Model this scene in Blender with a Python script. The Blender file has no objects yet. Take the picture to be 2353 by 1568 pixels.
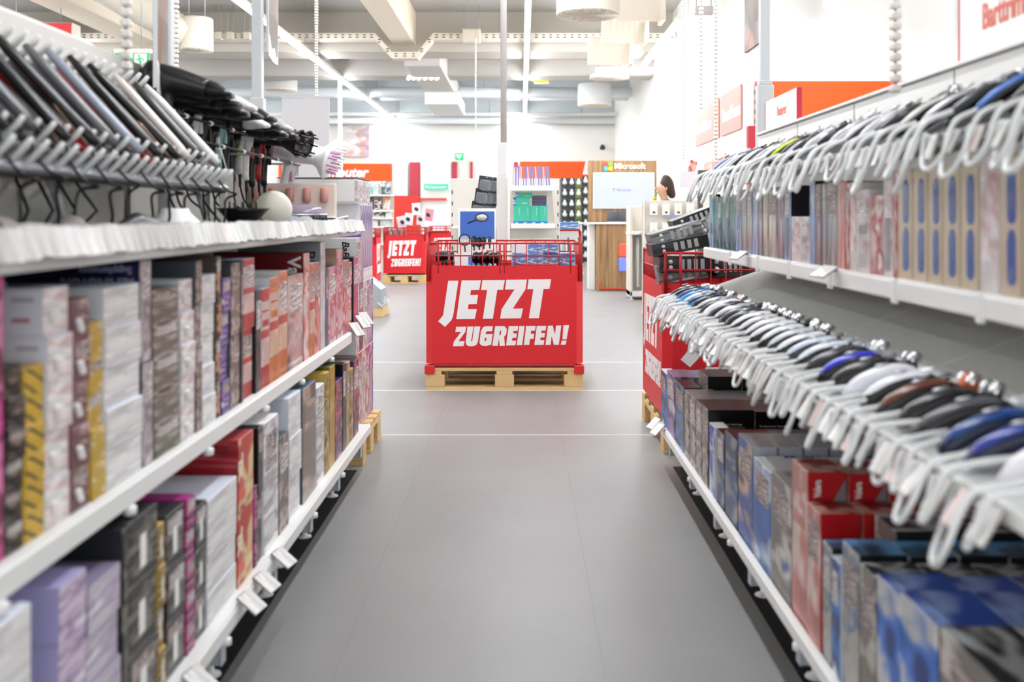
import bpy, math, random
from math import sin, cos, pi, radians
from mathutils import Vector, Matrix
RND = random.Random(11)
SC = bpy.context.scene
COL = SC.collection
F, VX, VY, EYE = 2315.0, 1199.0, 498.0, 1.10
def WX(px, d): return (px - VX) / F * d
def WZ(py, d): return EYE - (py - VY) / F * d
def DX(px, X): return X * F / (px - VX)
ONES = 'zeroth first second third fourth fifth sixth seventh eighth ninth tenth eleventh twelfth thirteenth fourteenth fifteenth sixteenth seventeenth eighteenth nineteenth'.split()
TENS = ['', '', 'twenty', 'thirty', 'forty', 'fifty', 'sixty', 'seventy', 'eighty', 'ninety']
TTH = ['', '', 'twentieth', 'thirtieth', 'fortieth', 'fiftieth', 'sixtieth', 'seventieth', 'eightieth', 'ninetieth']
def nth(n):
    if n < 20: return ONES[n]
    return TTH[n // 10] if n % 10 == 0 else TENS[n // 10] + '-' + ONES[n % 10]

# ------------------------------------------------------------ materials
MATS = {}
def srgb(h):
    if isinstance(h, tuple): return h
    v = [int(h[i:i + 2], 16) / 255 for i in (0, 2, 4)]
    return tuple(((c + .055) / 1.055) ** 2.4 if c > .04045 else c / 12.92 for c in v)
def mat(key, col='ffffff', rough=.5, metal=0., alpha=1., emit=0., noise=0., coat=0., nscale=30.):
    if key in MATS: return MATS[key]
    m = bpy.data.materials.new(key); m.use_nodes = True
    nt = m.node_tree; b = nt.nodes['Principled BSDF']
    c = srgb(col)
    b.inputs['Base Color'].default_value = (*c, 1)
    b.inputs['Roughness'].default_value = rough
    b.inputs['Metallic'].default_value = metal
    b.inputs['Alpha'].default_value = alpha
    if coat: b.inputs['Coat Weight'].default_value = coat
    if emit:
        b.inputs['Emission Color'].default_value = (*c, 1); b.inputs['Emission Strength'].default_value = emit
    if noise:
        tc = nt.nodes.new('ShaderNodeTexCoord'); n = nt.nodes.new('ShaderNodeTexNoise'); n.inputs['Scale'].default_value = nscale
        n.inputs['Detail'].default_value = 4
        mx = nt.nodes.new('ShaderNodeMix'); mx.data_type = 'RGBA'; mx.blend_type = 'MULTIPLY'
        rp = nt.nodes.new('ShaderNodeMapRange'); rp.inputs[3].default_value = 1 - noise; rp.inputs[4].default_value = 1 + noise
        nt.links.new(tc.outputs['Object'], n.inputs['Vector']); nt.links.new(n.outputs['Fac'], rp.inputs[0])
        mx.inputs[0].default_value = 1; mx.inputs[6].default_value = (*c, 1)
        nt.links.new(rp.outputs[0], mx.inputs[7]); nt.links.new(mx.outputs[2], b.inputs['Base Color'])
    MATS[key] = m
    return m
def pmat(key, cols, sx=3., sz=4., seed=0., kind='blob', rough=.35, bands=None):
    """printed carton: coloured panels, picture blobs and lines of small print in the box's own coordinates"""
    key = 'print_' + key
    if key in MATS: return MATS[key]
    m = bpy.data.materials.new(key); m.use_nodes = True
    nt = m.node_tree; N = nt.nodes; L = nt.links; b = N['Principled BSDF']
    b.inputs['Roughness'].default_value = rough
    tc = N.new('ShaderNodeTexCoord'); mp = N.new('ShaderNodeMapping')
    mp.inputs['Scale'].default_value = (sx * (.55 if kind == 'blob' and sx < 4 else 1),) * 2 + (sz,); mp.inputs['Location'].default_value = (seed, seed * 1.7, seed * .6)
    L.new(tc.outputs['Generated'], mp.inputs['Vector'])
    if kind == 'blob':
        t = N.new('ShaderNodeTexNoise'); t.inputs['Scale'].default_value = 1.0; t.inputs['Detail'].default_value = 2.5
        t.inputs['Distortion'].default_value = .15; out = t.outputs['Fac']
        st = [.0, .46, .56, .66]
    elif kind == 'cell':
        t = N.new('ShaderNodeTexVoronoi'); t.inputs['Scale'].default_value = 1.0; out = t.outputs['Distance']
        st = [.0, .3, .5, .7]
    elif kind == 'slash':
        t = N.new('ShaderNodeTexWave'); t.wave_type = 'BANDS'; t.bands_direction = 'DIAGONAL'
        t.inputs['Scale'].default_value = .35; t.inputs['Distortion'].default_value = .6; out = t.outputs['Fac']
        st = [.0, .8, .9, .97]
    else:                       # horizontal bands of the layout
        sp = N.new('ShaderNodeSeparateXYZ'); L.new(tc.outputs['Generated'], sp.inputs[0]); out = sp.outputs['Z']
        st = bands or [0, .25, .5, .75]
    r = N.new('ShaderNodeValToRGB'); r.color_ramp.interpolation = 'CONSTANT' if kind in ('bands', 'cell', 'slash') else 'EASE'
    e = r.color_ramp.elements
    while len(e) < len(cols): e.new(.5)
    for i, c in enumerate(cols):
        e[i].position = st[i] if i < len(st) else min(.99, st[-1] + .08 * (i - len(st) + 1)); e[i].color = (*srgb(c), 1)
    L.new(out, r.inputs[0])
    # fine rows of print
    mp2 = N.new('ShaderNodeMapping'); mp2.inputs['Scale'].default_value = (min(sx, 4) * 1.6, min(sx, 4) * 1.6, sz * 3.2); mp2.inputs['Location'].default_value = (seed * .37, seed * .21, seed * .53); L.new(tc.outputs['Generated'], mp2.inputs['Vector'])
    n2 = N.new('ShaderNodeTexVoronoi'); n2.distance = 'CHEBYCHEV'; n2.inputs['Scale'].default_value = 1.; L.new(mp2.outputs[0], n2.inputs['Vector'])
    r2 = N.new('ShaderNodeMapRange'); r2.inputs[1].default_value = .1; r2.inputs[2].default_value = .9; r2.inputs[3].default_value = 1.06; r2.inputs[4].default_value = .74
    sc_ = N.new('ShaderNodeSeparateColor'); L.new(n2.outputs['Color'], sc_.inputs[0]); L.new(sc_.outputs[0], r2.inputs[0])
    mx = N.new('ShaderNodeMix'); mx.data_type = 'RGBA'; mx.blend_type = 'MULTIPLY'; mx.inputs[0].default_value = .8
    L.new(r.outputs[0], mx.inputs[6]); L.new(r2.outputs[0], mx.inputs[7]); L.new(mx.outputs[2], b.inputs['Base Color'])
    if kind in ('blob', 'cell', 'slash'): L.new(mp.outputs[0], t.inputs['Vector'])
    MATS[key] = m
    return m

# ------------------------------------------------------------ mesh builder
class MB:
    def __init__(s): s.v, s.f, s.m, s.sm, s.T = [], [], [], [], None
    def _add(s, vs, fs, mi=0, sm=False):
        o = len(s.v)
        for p in vs:
            p = Vector(p); s.v.append(tuple(s.T @ p) if s.T is not None else tuple(p))
        for i, f in enumerate(fs):
            s.f.append([o + k for k in f]); s.m.append(mi[i] if isinstance(mi, (list, tuple)) else mi); s.sm.append(sm)
    def box(s, x0, x1, y0, y1, z0, z1, mi=0, c=0.):
        # face order -X +X -Y +Y -Z +Z ; mi may be a 6-tuple
        if x1 < x0: x0, x1 = x1, x0
        if y1 < y0: y0, y1 = y1, y0
        if z1 < z0: z0, z1 = z1, z0
        mm = tuple(mi) if isinstance(mi, (list, tuple)) else (mi,) * 6
        c = min(c, (x1 - x0) * .45, (y1 - y0) * .45, (z1 - z0) * .45)
        if c <= 0:
            v = [(x, y, z) for x in (x0, x1) for y in (y0, y1) for z in (z0, z1)]
            s._add(v, [(0, 1, 3, 2), (4, 6, 7, 5), (0, 4, 5, 1), (2, 3, 7, 6), (0, 2, 6, 4), (1, 5, 7, 3)], list(mm)); return
        v, idx = [], {}
        X, Y, Z = (x0, x1), (y0, y1), (z0, z1)
        for i in (0, 1):
            for j in (0, 1):
                for k in (0, 1):
                    for a in range(3):
                        p = [X[i], Y[j], Z[k]]
                        for b in range(3):
                            if b != a: p[b] += c if (i, j, k)[b] == 0 else -c
                        idx[i, j, k, a] = len(v); v.append(tuple(p))
        fs, ms = [], []
        for a in range(3):
            b, d = (a + 1) % 3, (a + 2) % 3
            for sd in (0, 1):
                q = []
                for (u, w) in ((0, 0), (1, 0), (1, 1), (0, 1)):
                    t = [0, 0, 0]; t[a] = sd; t[b] = u; t[d] = w; q.append(idx[(*t, a)])
                if sd == 0: q.reverse()
                fs.append(q); ms.append(mm[a * 2 + sd])
        for a in range(3):
            b, d = (a + 1) % 3, (a + 2) % 3
            for u in (0, 1):
                for w in (0, 1):
                    t0 = [0, 0, 0]; t1 = [0, 0, 0]; t0[b] = t1[b] = u; t0[d] = t1[d] = w; t1[a] = 1
                    fs.append([idx[(*t0, b)], idx[(*t1, b)], idx[(*t1, d)], idx[(*t0, d)]]); ms.append(mm[b * 2 + u])
        for i in (0, 1):
            for j in (0, 1):
                for k in (0, 1): fs.append([idx[i, j, k, 0], idx[i, j, k, 1], idx[i, j, k, 2]]); ms.append(mm[4 + k])
        s._add(v, fs, ms)
    def rings(s, rings, mi=0, caps=True, closed=False, sm=True):
        n = len(rings[0]); v = [p for r in rings for p in r]; fs = []
        R_ = len(rings)
        for i in range(R_ if closed else R_ - 1):
            for k in range(n):
                fs.append((i * n + k, i * n + (k + 1) % n, ((i + 1) % R_) * n + (k + 1) % n, ((i + 1) % R_) * n + k))
        if caps and not closed: fs.append(tuple(range(n))[::-1]); fs.append(tuple((R_ - 1) * n + k for k in range(n)))
        s._add(v, fs, mi, sm)
    def cyl(s, p0, p1, r0, r1=None, n=12, mi=0, caps=True, sm=True):
        s.tube([p0, p1], [r0, r0 if r1 is None else r1], n, mi, caps=caps, sm=sm)
    def tube(s, pts, r, n=8, mi=0, closed=False, caps=True, sm=True):
        pts = [Vector(p) for p in pts]; K = len(pts)
        rr = r if isinstance(r, (list, tuple)) else [r] * K
        out, up = [], None
        for i in range(K):
            a = pts[i - 1] if (i > 0 or closed) else pts[i]; b = pts[(i + 1) % K] if (i < K - 1 or closed) else pts[i]
            t = b - a
            t = t.normalized() if t.length > 1e-9 else Vector((0, 0, 1))
            if up is None: up = Vector((0, 0, 1)) if abs(t.z) < .9 else Vector((0, 1, 0))
            up = up - t * up.dot(t)
            up = up.normalized() if up.length > 1e-6 else t.orthogonal().normalized()
            w = t.cross(up)
            out.append([pts[i] + (up * cos(2 * pi * k / n) + w * sin(2 * pi * k / n)) * rr[i] for k in range(n)])
        s.rings(out, mi, caps, closed, sm)
    def lathe(s, prof, n=20, mi=0, M=None, caps=True, sm=True):
        M = M or Matrix()
        s.rings([[M @ Vector((r * cos(2 * pi * k / n), r * sin(2 * pi * k / n), h)) for k in range(n)] for r, h in prof], mi, caps, False, sm)
    def poly(s, pts, mi=0): s._add(pts, [tuple(range(len(pts)))], mi)
    def prism(s, pts2, M, t, mi=0):
        n = len(pts2)
        ar = sum(pts2[i][0] * pts2[(i + 1) % n][1] - pts2[(i + 1) % n][0] * pts2[i][1] for i in range(n))
        if ar < 0: pts2 = pts2[::-1]
        a = [M @ Vector((p[0], p[1], 0)) for p in pts2]; b = [M @ Vector((p[0], p[1], t)) for p in pts2]
        s._add(a + b, [tuple(range(n))[::-1], tuple(range(n, 2 * n))] + [(i, (i + 1) % n, n + (i + 1) % n, n + i) for i in range(n)], mi)
    def build(s, name, mats, parent=None, loc=None):
        me = bpy.data.meshes.new(name); me.from_pydata(s.v, [], s.f)
        for m in (mats if isinstance(mats, (list, tuple)) else [mats]): me.materials.append(m)
        me.polygons.foreach_set('material_index', s.m); me.polygons.foreach_set('use_smooth', s.sm); me.update()
        o = bpy.data.objects.new(name, me); COL.objects.link(o)
        if parent is not None: o.parent = parent
        if loc is not None: o.location = loc
        return o
USED = set()
def tag(o, label, cat, group=None):
    if not 4 <= len(label.split()) <= 16: print('BADLABEL', label)
    o['label'] = label; o['category'] = cat
    if group: o['group'] = group
    return o
def thing(name, label, cat, loc=(0, 0, 0), rz=0., group=None):
    o = bpy.data.objects.new(name, None); COL.objects.link(o); o.empty_display_size = .05
    o.location = loc; o.rotation_euler = (0, 0, rz)
    return tag(o, label, cat, group)
def struct(o): o['kind'] = 'structure'; return o
def frame(origin, xd, yd):
    """matrix whose local X,Y lie along xd,yd and Z is their normal"""
    x = Vector(xd).normalized(); y = Vector(yd).normalized(); z = x.cross(y)
    return Matrix(((x.x, y.x, z.x, origin[0]), (x.y, y.y, z.y, origin[1]), (x.z, y.z, z.z, origin[2]), (0, 0, 0, 1)))
def smooth(pts, n=6):
    K = [Vector(p) for p in pts]; K = [K[0] * 2 - K[1]] + K + [K[-1] * 2 - K[-2]]; o = []
    for i in range(1, len(K) - 2):
        a, b, c, d = K[i - 1:i + 3]
        for s in range(n):
            t = s / n; o.append(.5 * ((2 * b) + (c - a) * t + (2 * a - 5 * b + 4 * c - d) * t * t + (3 * b - a - 3 * c + d) * t ** 3))
    return o + [K[-2]]
TXT = {}
def text(s, size, origin, xd, yd, m, parent=None, bold=.02, shear=0., name='lettering', align='LEFT', ext=.02, space=1.):
    key = (s, bold, shear, align, ext, space)
    if key not in TXT:
        cu = bpy.data.curves.new('t', 'FONT'); cu.body = s; cu.size = 1; cu.offset = bold; cu.shear = shear
        cu.align_x = align; cu.extrude = ext / 2; cu.space_character = space; cu.resolution_u = 3
        o = bpy.data.objects.new('t', cu); COL.objects.link(o)
        bpy.context.view_layer.update()
        TXT[key] = bpy.data.meshes.new_from_object(o.evaluated_get(bpy.context.evaluated_depsgraph_get()))
        bpy.data.objects.remove(o)
    me = TXT[key].copy(); me.name = name; me.materials.clear(); me.materials.append(m)
    o = bpy.data.objects.new(name, me); COL.objects.link(o)
    sz = size if isinstance(size, tuple) else (size, size)
    o.matrix_local = frame(origin, xd, yd) @ Matrix.Diagonal((sz[0], sz[1], sz[1], 1))
    if parent is not None: o.parent = parent
    return o
def copy_tree(o, parent=None):
    c = o.copy(); COL.objects.link(c)
    if parent is not None: c.parent = parent; c.matrix_parent_inverse = o.matrix_parent_inverse
    for ch in list(o.children): copy_tree(ch, c)
    return c

W = mat('white_metal', 'f1f1ee', .4); WP = mat('white_plastic', 'f4f4f2', .35); GREY = mat('grey_metal', 'a9adb2', .4, .3)
BLK = mat('black_plastic', '090909', .35); BLKG = mat('black_gloss', '08080a', .12); DG = mat('dark_grey', '3a3c40', .4)
RED = mat('red_sleeve', 'd81f26', .42); REDW = mat('red_wire', 'b5121a', .35); PAPER = mat('white_paper', 'f7f6f3', .6)
CREAM = mat('cream_paint', 'e9e4da', .7); CHROME = mat('chrome', 'd9dadd', .15, 1.); SILV = mat('silver_plastic', 'b9bcc0', .3, .55)
CLEAR = mat('clear_plastic', 'f2f4f6', .08, 0, .22); ORANGE = mat('orange_panel', 'f2580c', .6); BEIGE = mat('beige_metal', 'e3ddd2', .55)
LED = mat('led_tube', 'f7faff', .4, emit=26.)
WOODP = mat('pallet_pine', 'dcbb83', .7, noise=.16, nscale=9.)
EXPO = 1.72; WORLD = .6
# ------------------------------------------------------------ camera, world, render look
cam = bpy.data.cameras.new('camera'); cam.lens = 35.42; cam.sensor_width = 36.
cam.shift_x = -(VX - 1176.5) / 2353; cam.shift_y = -(784 - VY) / 2353
cam.dof.use_dof = True; cam.dof.focus_distance = 6.0; cam.dof.aperture_fstop = 2.8; cam.clip_end = 200
co = bpy.data.objects.new('camera', cam); COL.objects.link(co); co.location = (0, 0, EYE); co.rotation_euler = (pi / 2, 0, 0)
SC.camera = co
SC.view_settings.view_transform = 'Standard'; SC.view_settings.look = 'None'; SC.view_settings.gamma = 1.
SC.view_settings.exposure = EXPO
wd = bpy.data.worlds.new('world'); SC.world = wd; wd.use_nodes = True
wd.node_tree.nodes['Background'].inputs[0].default_value = (.97, .985, 1., 1); wd.node_tree.nodes['Background'].inputs[1].default_value = WORLD

# ------------------------------------------------------------ the room
CEIL = 4.35
m = bpy.data.materials.new('floor_vinyl'); m.use_nodes = True
nt = m.node_tree; N = nt.nodes; L = nt.links; b = N['Principled BSDF']
tc = N.new('ShaderNodeTexCoord'); n1 = N.new('ShaderNodeTexNoise'); n1.inputs['Scale'].default_value = 2.2; n1.inputs['Detail'].default_value = 6
n2 = N.new('ShaderNodeTexNoise'); n2.inputs['Scale'].default_value = 260; n2.inputs['Detail'].default_value = 2
cr = N.new('ShaderNodeValToRGB'); cr.color_ramp.elements[0].color = (.305, .30, .292, 1); cr.color_ramp.elements[1].color = (.385, .38, .371, 1)
mx = N.new('ShaderNodeMix'); mx.data_type = 'RGBA'; mx.blend_type = 'MULTIPLY'; mx.inputs[0].default_value = .35
L.new(tc.outputs['Object'], n1.inputs['Vector']); L.new(tc.outputs['Object'], n2.inputs['Vector'])
L.new(n1.outputs['Fac'], cr.inputs[0]); L.new(cr.outputs[0], mx.inputs[6]); L.new(n2.outputs['Fac'], mx.inputs[7]); L.new(mx.outputs[2], b.inputs['Base Color'])
b.inputs['Roughness'].default_value = .42; b.inputs['Specular IOR Level'].default_value = .5
bp = N.new('ShaderNodeBump'); bp.inputs['Strength'].default_value = .05; L.new(n2.outputs['Fac'], bp.inputs['Height']); L.new(bp.outputs[0], b.inputs['Normal'])
FLOOR = m
B = MB(); B.box(-15, 12, -4, 36, -.2, 0); struct(B.build('floor', FLOOR))
JNT = mat('floor_joint_white', 'f3f2ee', .5); JD = mat('floor_joint_dark', '8b8986', .5)
k = 0
for d in (5.07, 6.37, 7.60):
    B = MB(); B.box(-2.6 if d > 5.5 else -.70, 2.3 if d > 5.5 else .655, d - .006, d + .006, 0, .0012); struct(B.build('trim_%d' % (k + 1), JNT)); k += 1
for x, y0, y1 in ((.2, 1.9, 5.07), (-.45, 2.2, 5.0), (.2, 5.07, 6.3), (-.45, 5.07, 6.3)):
    B = MB(); B.box(x - .0012, x + .0012, y0, y1, 0, .0006); struct(B.build('trim_%d' % (k + 1), JD)); k += 1
WALLM = mat('wall_paint', 'f4f2ec', .8); CEILM = mat('ceiling_paint', 'bcbab5', .85, noise=.03, nscale=2.); BEAMM = mat('beam_paint', 'c9c3b9', .8)
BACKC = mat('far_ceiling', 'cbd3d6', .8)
B = MB(); B.box(-15, 12, -4, 36, CEIL, CEIL + .1); struct(B.build('ceiling', CEILM))
B = MB(); B.box(-15, 12, 26, 26.2, 0, 3.46); struct(B.build('wall_back', WALLM))
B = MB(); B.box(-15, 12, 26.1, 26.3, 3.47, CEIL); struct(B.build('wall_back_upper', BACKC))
B = MB(); B.box(-15, -14.8, -4, 36, 0, CEIL); struct(B.build('wall_left', WALLM))
# room block on the right: front wall facing the aisle and its side wall
B = MB(); B.box(2.40, 12, 10.45, 10.75, 0, CEIL); struct(B.build('wall_right_front', WALLM))
B = MB(); B.box(2.40, 2.6, 10.75, 26, 0, CEIL); struct(B.build('wall_right_side', WALLM))
B = MB(); B.box(4.38, 4.62, 10.2, 10.45, 0, CEIL); struct(B.build('wall_right_column', WALLM))
# beams
B = MB(); B.box(-15, 2.4, 16.0, 16.7, 3.72, CEIL); struct(B.build('ceiling_beam_cross', BEAMM))
B = MB(); B.box(-15, 2.4, 18.3, 18.9, 3.66, CEIL); struct(B.build('ceiling_beam_cross_rear', mat('beam_rear', 'bfbbb5', .8)))
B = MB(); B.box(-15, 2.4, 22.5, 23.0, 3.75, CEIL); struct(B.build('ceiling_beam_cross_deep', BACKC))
B = MB(); B.box(-15, 2.4, 16.7, 18.3, 3.95, 4.1); struct(B.build('ceiling_soffit', mat('soffit', 'bdb8b2', .85)))
B = MB(); B.box(-2.04, -1.68, -4, 16.0, 3.82, CEIL, 0, .012); struct(B.build('ceiling_beam_long', mat('beam_long', 'efe3d0', .7)))
B = MB(); B.box(-1.95, -1.35, 16.7, 22.5, 3.60, 3.95, 0, .01); struct(B.build('ceiling_beam_duct', mat('duct_board', 'dedad4', .7)))
B = MB(); B.box(-6.2, -5.7, -4, 16.0, 3.82, CEIL, 0, .012); struct(B.build('ceiling_beam_outer', mat('beam_long', 'efe3d0', .7)))
# linear lights
def light_line(x, y0, y1, z, label, seg=1.5, w=.06, ld=None):
    t = thing('light_line', label, 'ceiling light', (x, y0, z))
    L_ = y1 - y0
    B = MB(); B.box(-w * .62, w * .62, 0, L_, .012, .075, 0, .004); B.build('housing', W, t)
    B = MB(); B.box(-w / 2, w / 2, .01, L_ - .01, -.016, .012, 0, .006); B.build('diffuser', ld or LED, t)
    B = MB()
    for k in range(int(L_ / 3) + 1):
        yk = min(.3 + 3 * k, L_ - .1); Y = y0 + yk
        top = 3.715 if 15.95 < Y < 16.75 else 3.655 if 18.25 < Y < 18.95 else 3.945 if 16.7 < Y < 18.3 else 3.745 if 22.4 < Y < 23.1 else CEIL - .002
        B.cyl((0, yk, .075), (0, yk, max(.08, top - z)), .004, n=5)
    B.build('suspension_wire', GREY, t)
    return t
light_line(.075, 1.2, 27, 3.6, 'long white light line hanging over the middle of the aisle')
light_line(-3.3, 3.0, 27, 3.6, 'long slanting light line over the hair dryers')
light_line(2.03, 12.9, 16.8, 3.6, 'short light line with grey end cap below the white roof pipe')
light_line(3.28, 17, 26.9, 3.6, 'distant light line running beside the pink wall signs')
light_line(-7.0, 5.0, 27, 3.6, 'light line near the hanging exit sign, behind the headboard')
light_line(3.02, 2.5, 10.0, 3.18, 'light line above the shaver gondola, near the white wall')
t = light_line(0, 0, 1.1, 3.62, 'short crosswise light line just left of the white wall', w=.05); t.location = (2.38, 17.5, 3.62); t.rotation_euler = (0, 0, pi / 2)
# ------------------------------------------------------------ carton goods
ST = {}
def style(k, front, side, top=None, edge=None): ST[k] = (front, side, top or side)
P = pmat
cardw = mat('card_white', 'f2f0ef', .45); cardb = mat('card_bluewhite', 'dfe5f1', .45); cardk = mat('card_black', '111113', .3); cardn = mat('card_navy', '15183a', .35)
style('pink', P('pink', ['c42f86', 'd9559c', '7d2b4f', 'e27fb0'], 1.5, 5, 1), mat('card_pink', 'c8408c', .4))
style('floral', P('floral', ['2b2422', '171312', '8f7f6d', 'b9a892'], 2, 6, 3), mat('card_darkbrown', '2a2523', .4))
style('yellow', P('yellow', ['d9b13c', 'd9b13c', '23252b', '2a2a30'], 2, 3, 2, 'slash'), mat('card_yellow', 'd8b545', .45))
style('yellowp', P('yellowp', ['c9a437', 'd2ae45', 'e6dcc6', 'caa334'], 1, 2.2, 5), mat('card_yellow2', 'd0aa40', .45))
style('white', P('white', ['f7f6f4', 'f3f1ef', 'e2dfdd', 'f8f7f5'], 1.2, 3, 4), cardb)
style('whiter', P('whiter', ['f6f4f2', 'f3f0ee', 'e8cbc8', 'f8f6f5'], 1.4, 3, 7), cardb)
style('mauve', P('mauve', ['8d6468', '7b5559', 'd8b9ae', '6b4a50'], 1.2, 3.5, 8), mat('card_mauve', '8a5f63', .4))
style('navy', P('greymauve', ['a79a9d', 'bcb0b2', '847a84', 'd6cccd'], 2, 4, 9), cardn)
style('greymix', P('greymix', ['8a827a', '6d655e', 'b3a998', '3f3b3a'], 2, 5, 10), mat('card_taupe', '8d857b', .4))
style('taupe', P('taupe', ['93877f', '7a6d66', 'b9a79c', '574c48'], 1.6, 4, 12), mat('card_slate', '4d5257', .4))
style('brown', P('brownskin', ['4a3c36', '3a302c', 'c99a72', '2a2322'], 1.3, 3, 13), mat('card_brown', '5b5048', .4))
style('purple', P('purple', ['dcd5de', '9a7fb4', '5b3590', 'e6e1e8'], 1.2, 4, 14), mat('card_purple', '42257c', .4))
style('redwhite', P('redwhite', ['e3c6c0', 'd88f86', 'c23a38', 'efe0da'], 2, 3.2, 15), mat('card_lightblue', 'cfdbe8', .45))
style('redband', P('redband', ['b8322f', 'dcb9b3', 'c4403d', 'd9c5c0', 'c8352f'], 1, 1, 0, 'bands', bands=[0, .22, .5, .58, .88]), mat('card_lightblue', 'cfdbe8', .45))
style('orange', P('orange', ['d1732f', 'e0b79b', 'c4403d', 'e2c2ae', 'e5875a'], 1, 1, 0, 'bands', bands=[0, .25, .5, .58, .84]), cardw)
style('mauvegloss', P('mauvegloss', ['8f716f', 'a58885', 'd9bdb6', '76595a'], 1.1, 2.2, 16, rough=.2), mat('card_grey', '9b9693', .4))
style('redvert', P('redvert', ['d6322b', 'e9b9b0', 'd0504a', 'efdcd6'], 1.2, 2, 17), mat('card_darkred', '7c1018', .35))
style('silverbox', P('silverbox', ['e6e1e2', 'd8d0d1', 'c9b9ba', 'efecec'], 1.5, 3, 18), mat('card_silver', 'a4a6a9', .35, .2))
style('blueslim', mat('card_petrol', '2c5874', .4), mat('card_petrol', '2c5874', .4))
style('pinkwhite', P('pinkwhite', ['ecdfe0', 'd9a3aa', 'b84a50', 'f1ebea'], 2, 4, 19), P('faceprint', ['7a5bb0', '3b2a23', 'e6bfa3', '8a6ac0'], 1.2, 1.6, 20))
style('whitered', P('whitered', ['efe9e8', 'e2c9c8', 'b93a44', 'f3efee'], 2, 3, 21), cardw)
style('blackpink', P('blackpink', ['b92a5c', 'd05880', '8b2148', 'c9456f'], 1, 3, 22), cardk)
style('babyw', P('babyw', ['efecec', 'd8cbcb', 'b7a2a2', 'f5f3f2'], 1.6, 2.4, 23), cardw)
style('black', P('blackprint', ['1a1a1c', '232327', '55585c', '111113'], 2, 4, 24), cardk)
style('lilac', P('lilac', ['cdb6cf', 'dccadd', 'a98bb4', 'e9deea'], 1.4, 3, 25), mat('card_lilac', 'a9a3cf', .45))
style('lilacw', P('lilacw', ['dfd9df', 'd5cbd8', 'b5a3bd', 'e9e5e9'], 1.4, 3, 26), mat('card_lilacgrey', '8d86a0', .45))
style('gold', P('gold', ['b08d4e', '8c6f3c', 'd8bc83', '5d4a2b'], 1.6, 4, 27), mat('card_gold', 'c2a54e', .4))
style('darkpat', P('darkpat', ['3d3c38', '2e2d2b', '8a857b', '23221f'], 1.8, 5, 28), mat('card_charcoal', '26282c', .35))
style('magenta', P('magenta', ['b23a7e', 'd36d9e', '2a1c38', 'c45690'], 1, 6, 29), mat('card_magenta', 'a52a7c', .4))
style('xlred', P('xlred', ['d8442f', 'e0604a', 'e5cf95', 'c83a2c'], 1.3, 2, 30), P('redtext', ['a3141f', 'a3141f', 'b84a50', '8f0f1a'], 1.5, 9, 31))
style('olive', P('olivegold', ['c9a53f', 'b58f33', 'd9c080', '8e7228'], 1, 2, 32), P('blackolive', ['16150f', '1e1d12', '6b641f', '8a8230'], 1, 2, 33))
style('tan', P('tan', ['c9ad83', 'b79871', '8b6f55', 'e0cba6'], 1.3, 3, 34), mat('card_tan', 'b89b70', .4))
style('slate', P('taupegirl', ['9a8d86', '86776f', 'c9b2a3', '6a5d57'], 1.1, 2, 35), mat('card_bluegrey', '3e5468', .35))
style('whiteslim', P('whiteslim', ['f1f0f0', 'e9e7e7', 'b9b0b2', 'f6f5f5'], 1, 7, 36), cardw)
style('violetred', P('violetred', ['b8303f', 'c76a66', '3a1f57', 'dba29a'], 1, 2.6, 37), mat('card_violet', '34205a', .35))
style('purplehair', P('purplehair', ['d9cdd9', 'bfa5b8', '6d3f97', 'eee8ee'], 1.5, 1.6, 38), P('whiteviolet', ['5a2d91', '8a63b5', 'e9e5ec', 'f1eef2'], 1, 1, 0, 'bands', bands=[0, .3, .62, .8]))

def carton(name, label, cat, x0, x1, y0, y1, z0, z1, st, group, side='L', panel=True, tab=False, c=.0015):
    """carton standing on a shelf: body with folded lid, printed front turned to the aisle"""
    fr, sd, tp = ST[st]
    cx, cy = (x0 + x1) / 2, (y0 + y1) / 2
    B = MB()
    f = 1 if side == 'L' else 0
    mi = [1, 1, 1, 1, 2, 2]; mi[f] = 0
    h = z1 - z0; d = min(.012, h * .1)
    B.box(x0 - cx, x1 - cx, y0 - cy, y1 - cy, 0, h, mi, c)
    o = B.build(name, [fr, sd, tp], None, (cx, cy, z0)); tag(o, label, cat, group)
    w = y1 - y0
    if panel and w > .02:
        B = MB(); e = .0007
        if side == 'L': B.box(x1 - cx, x1 - cx + e, y0 - cy + w * .12, y1 - cy - w * .12, h * .62, h * .9)
        else: B.box(x0 - cx - e, x0 - cx, y0 - cy + w * .12, y1 - cy - w * .12, h * .62, h * .9)
        B.build('front_label', RND.choice([P('lab1', ['ece8e6', 'd9d2d0', '8a7b78', 'f4f2f0'], 3, 7, 41), P('lab2', ['d8cfcc', 'b9a6a2', '5b4c4a', 'efe9e6'], 3, 6, 42), fr]), o)
    if tab:
        B = MB(); B.box((x0 - cx) * .6, (x1 - cx) * .6, -w * .5 + .002, -w * .5 + .006, h - .002, h + .012); B.build('hang_tab', CLEAR, o)
    return o

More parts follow.
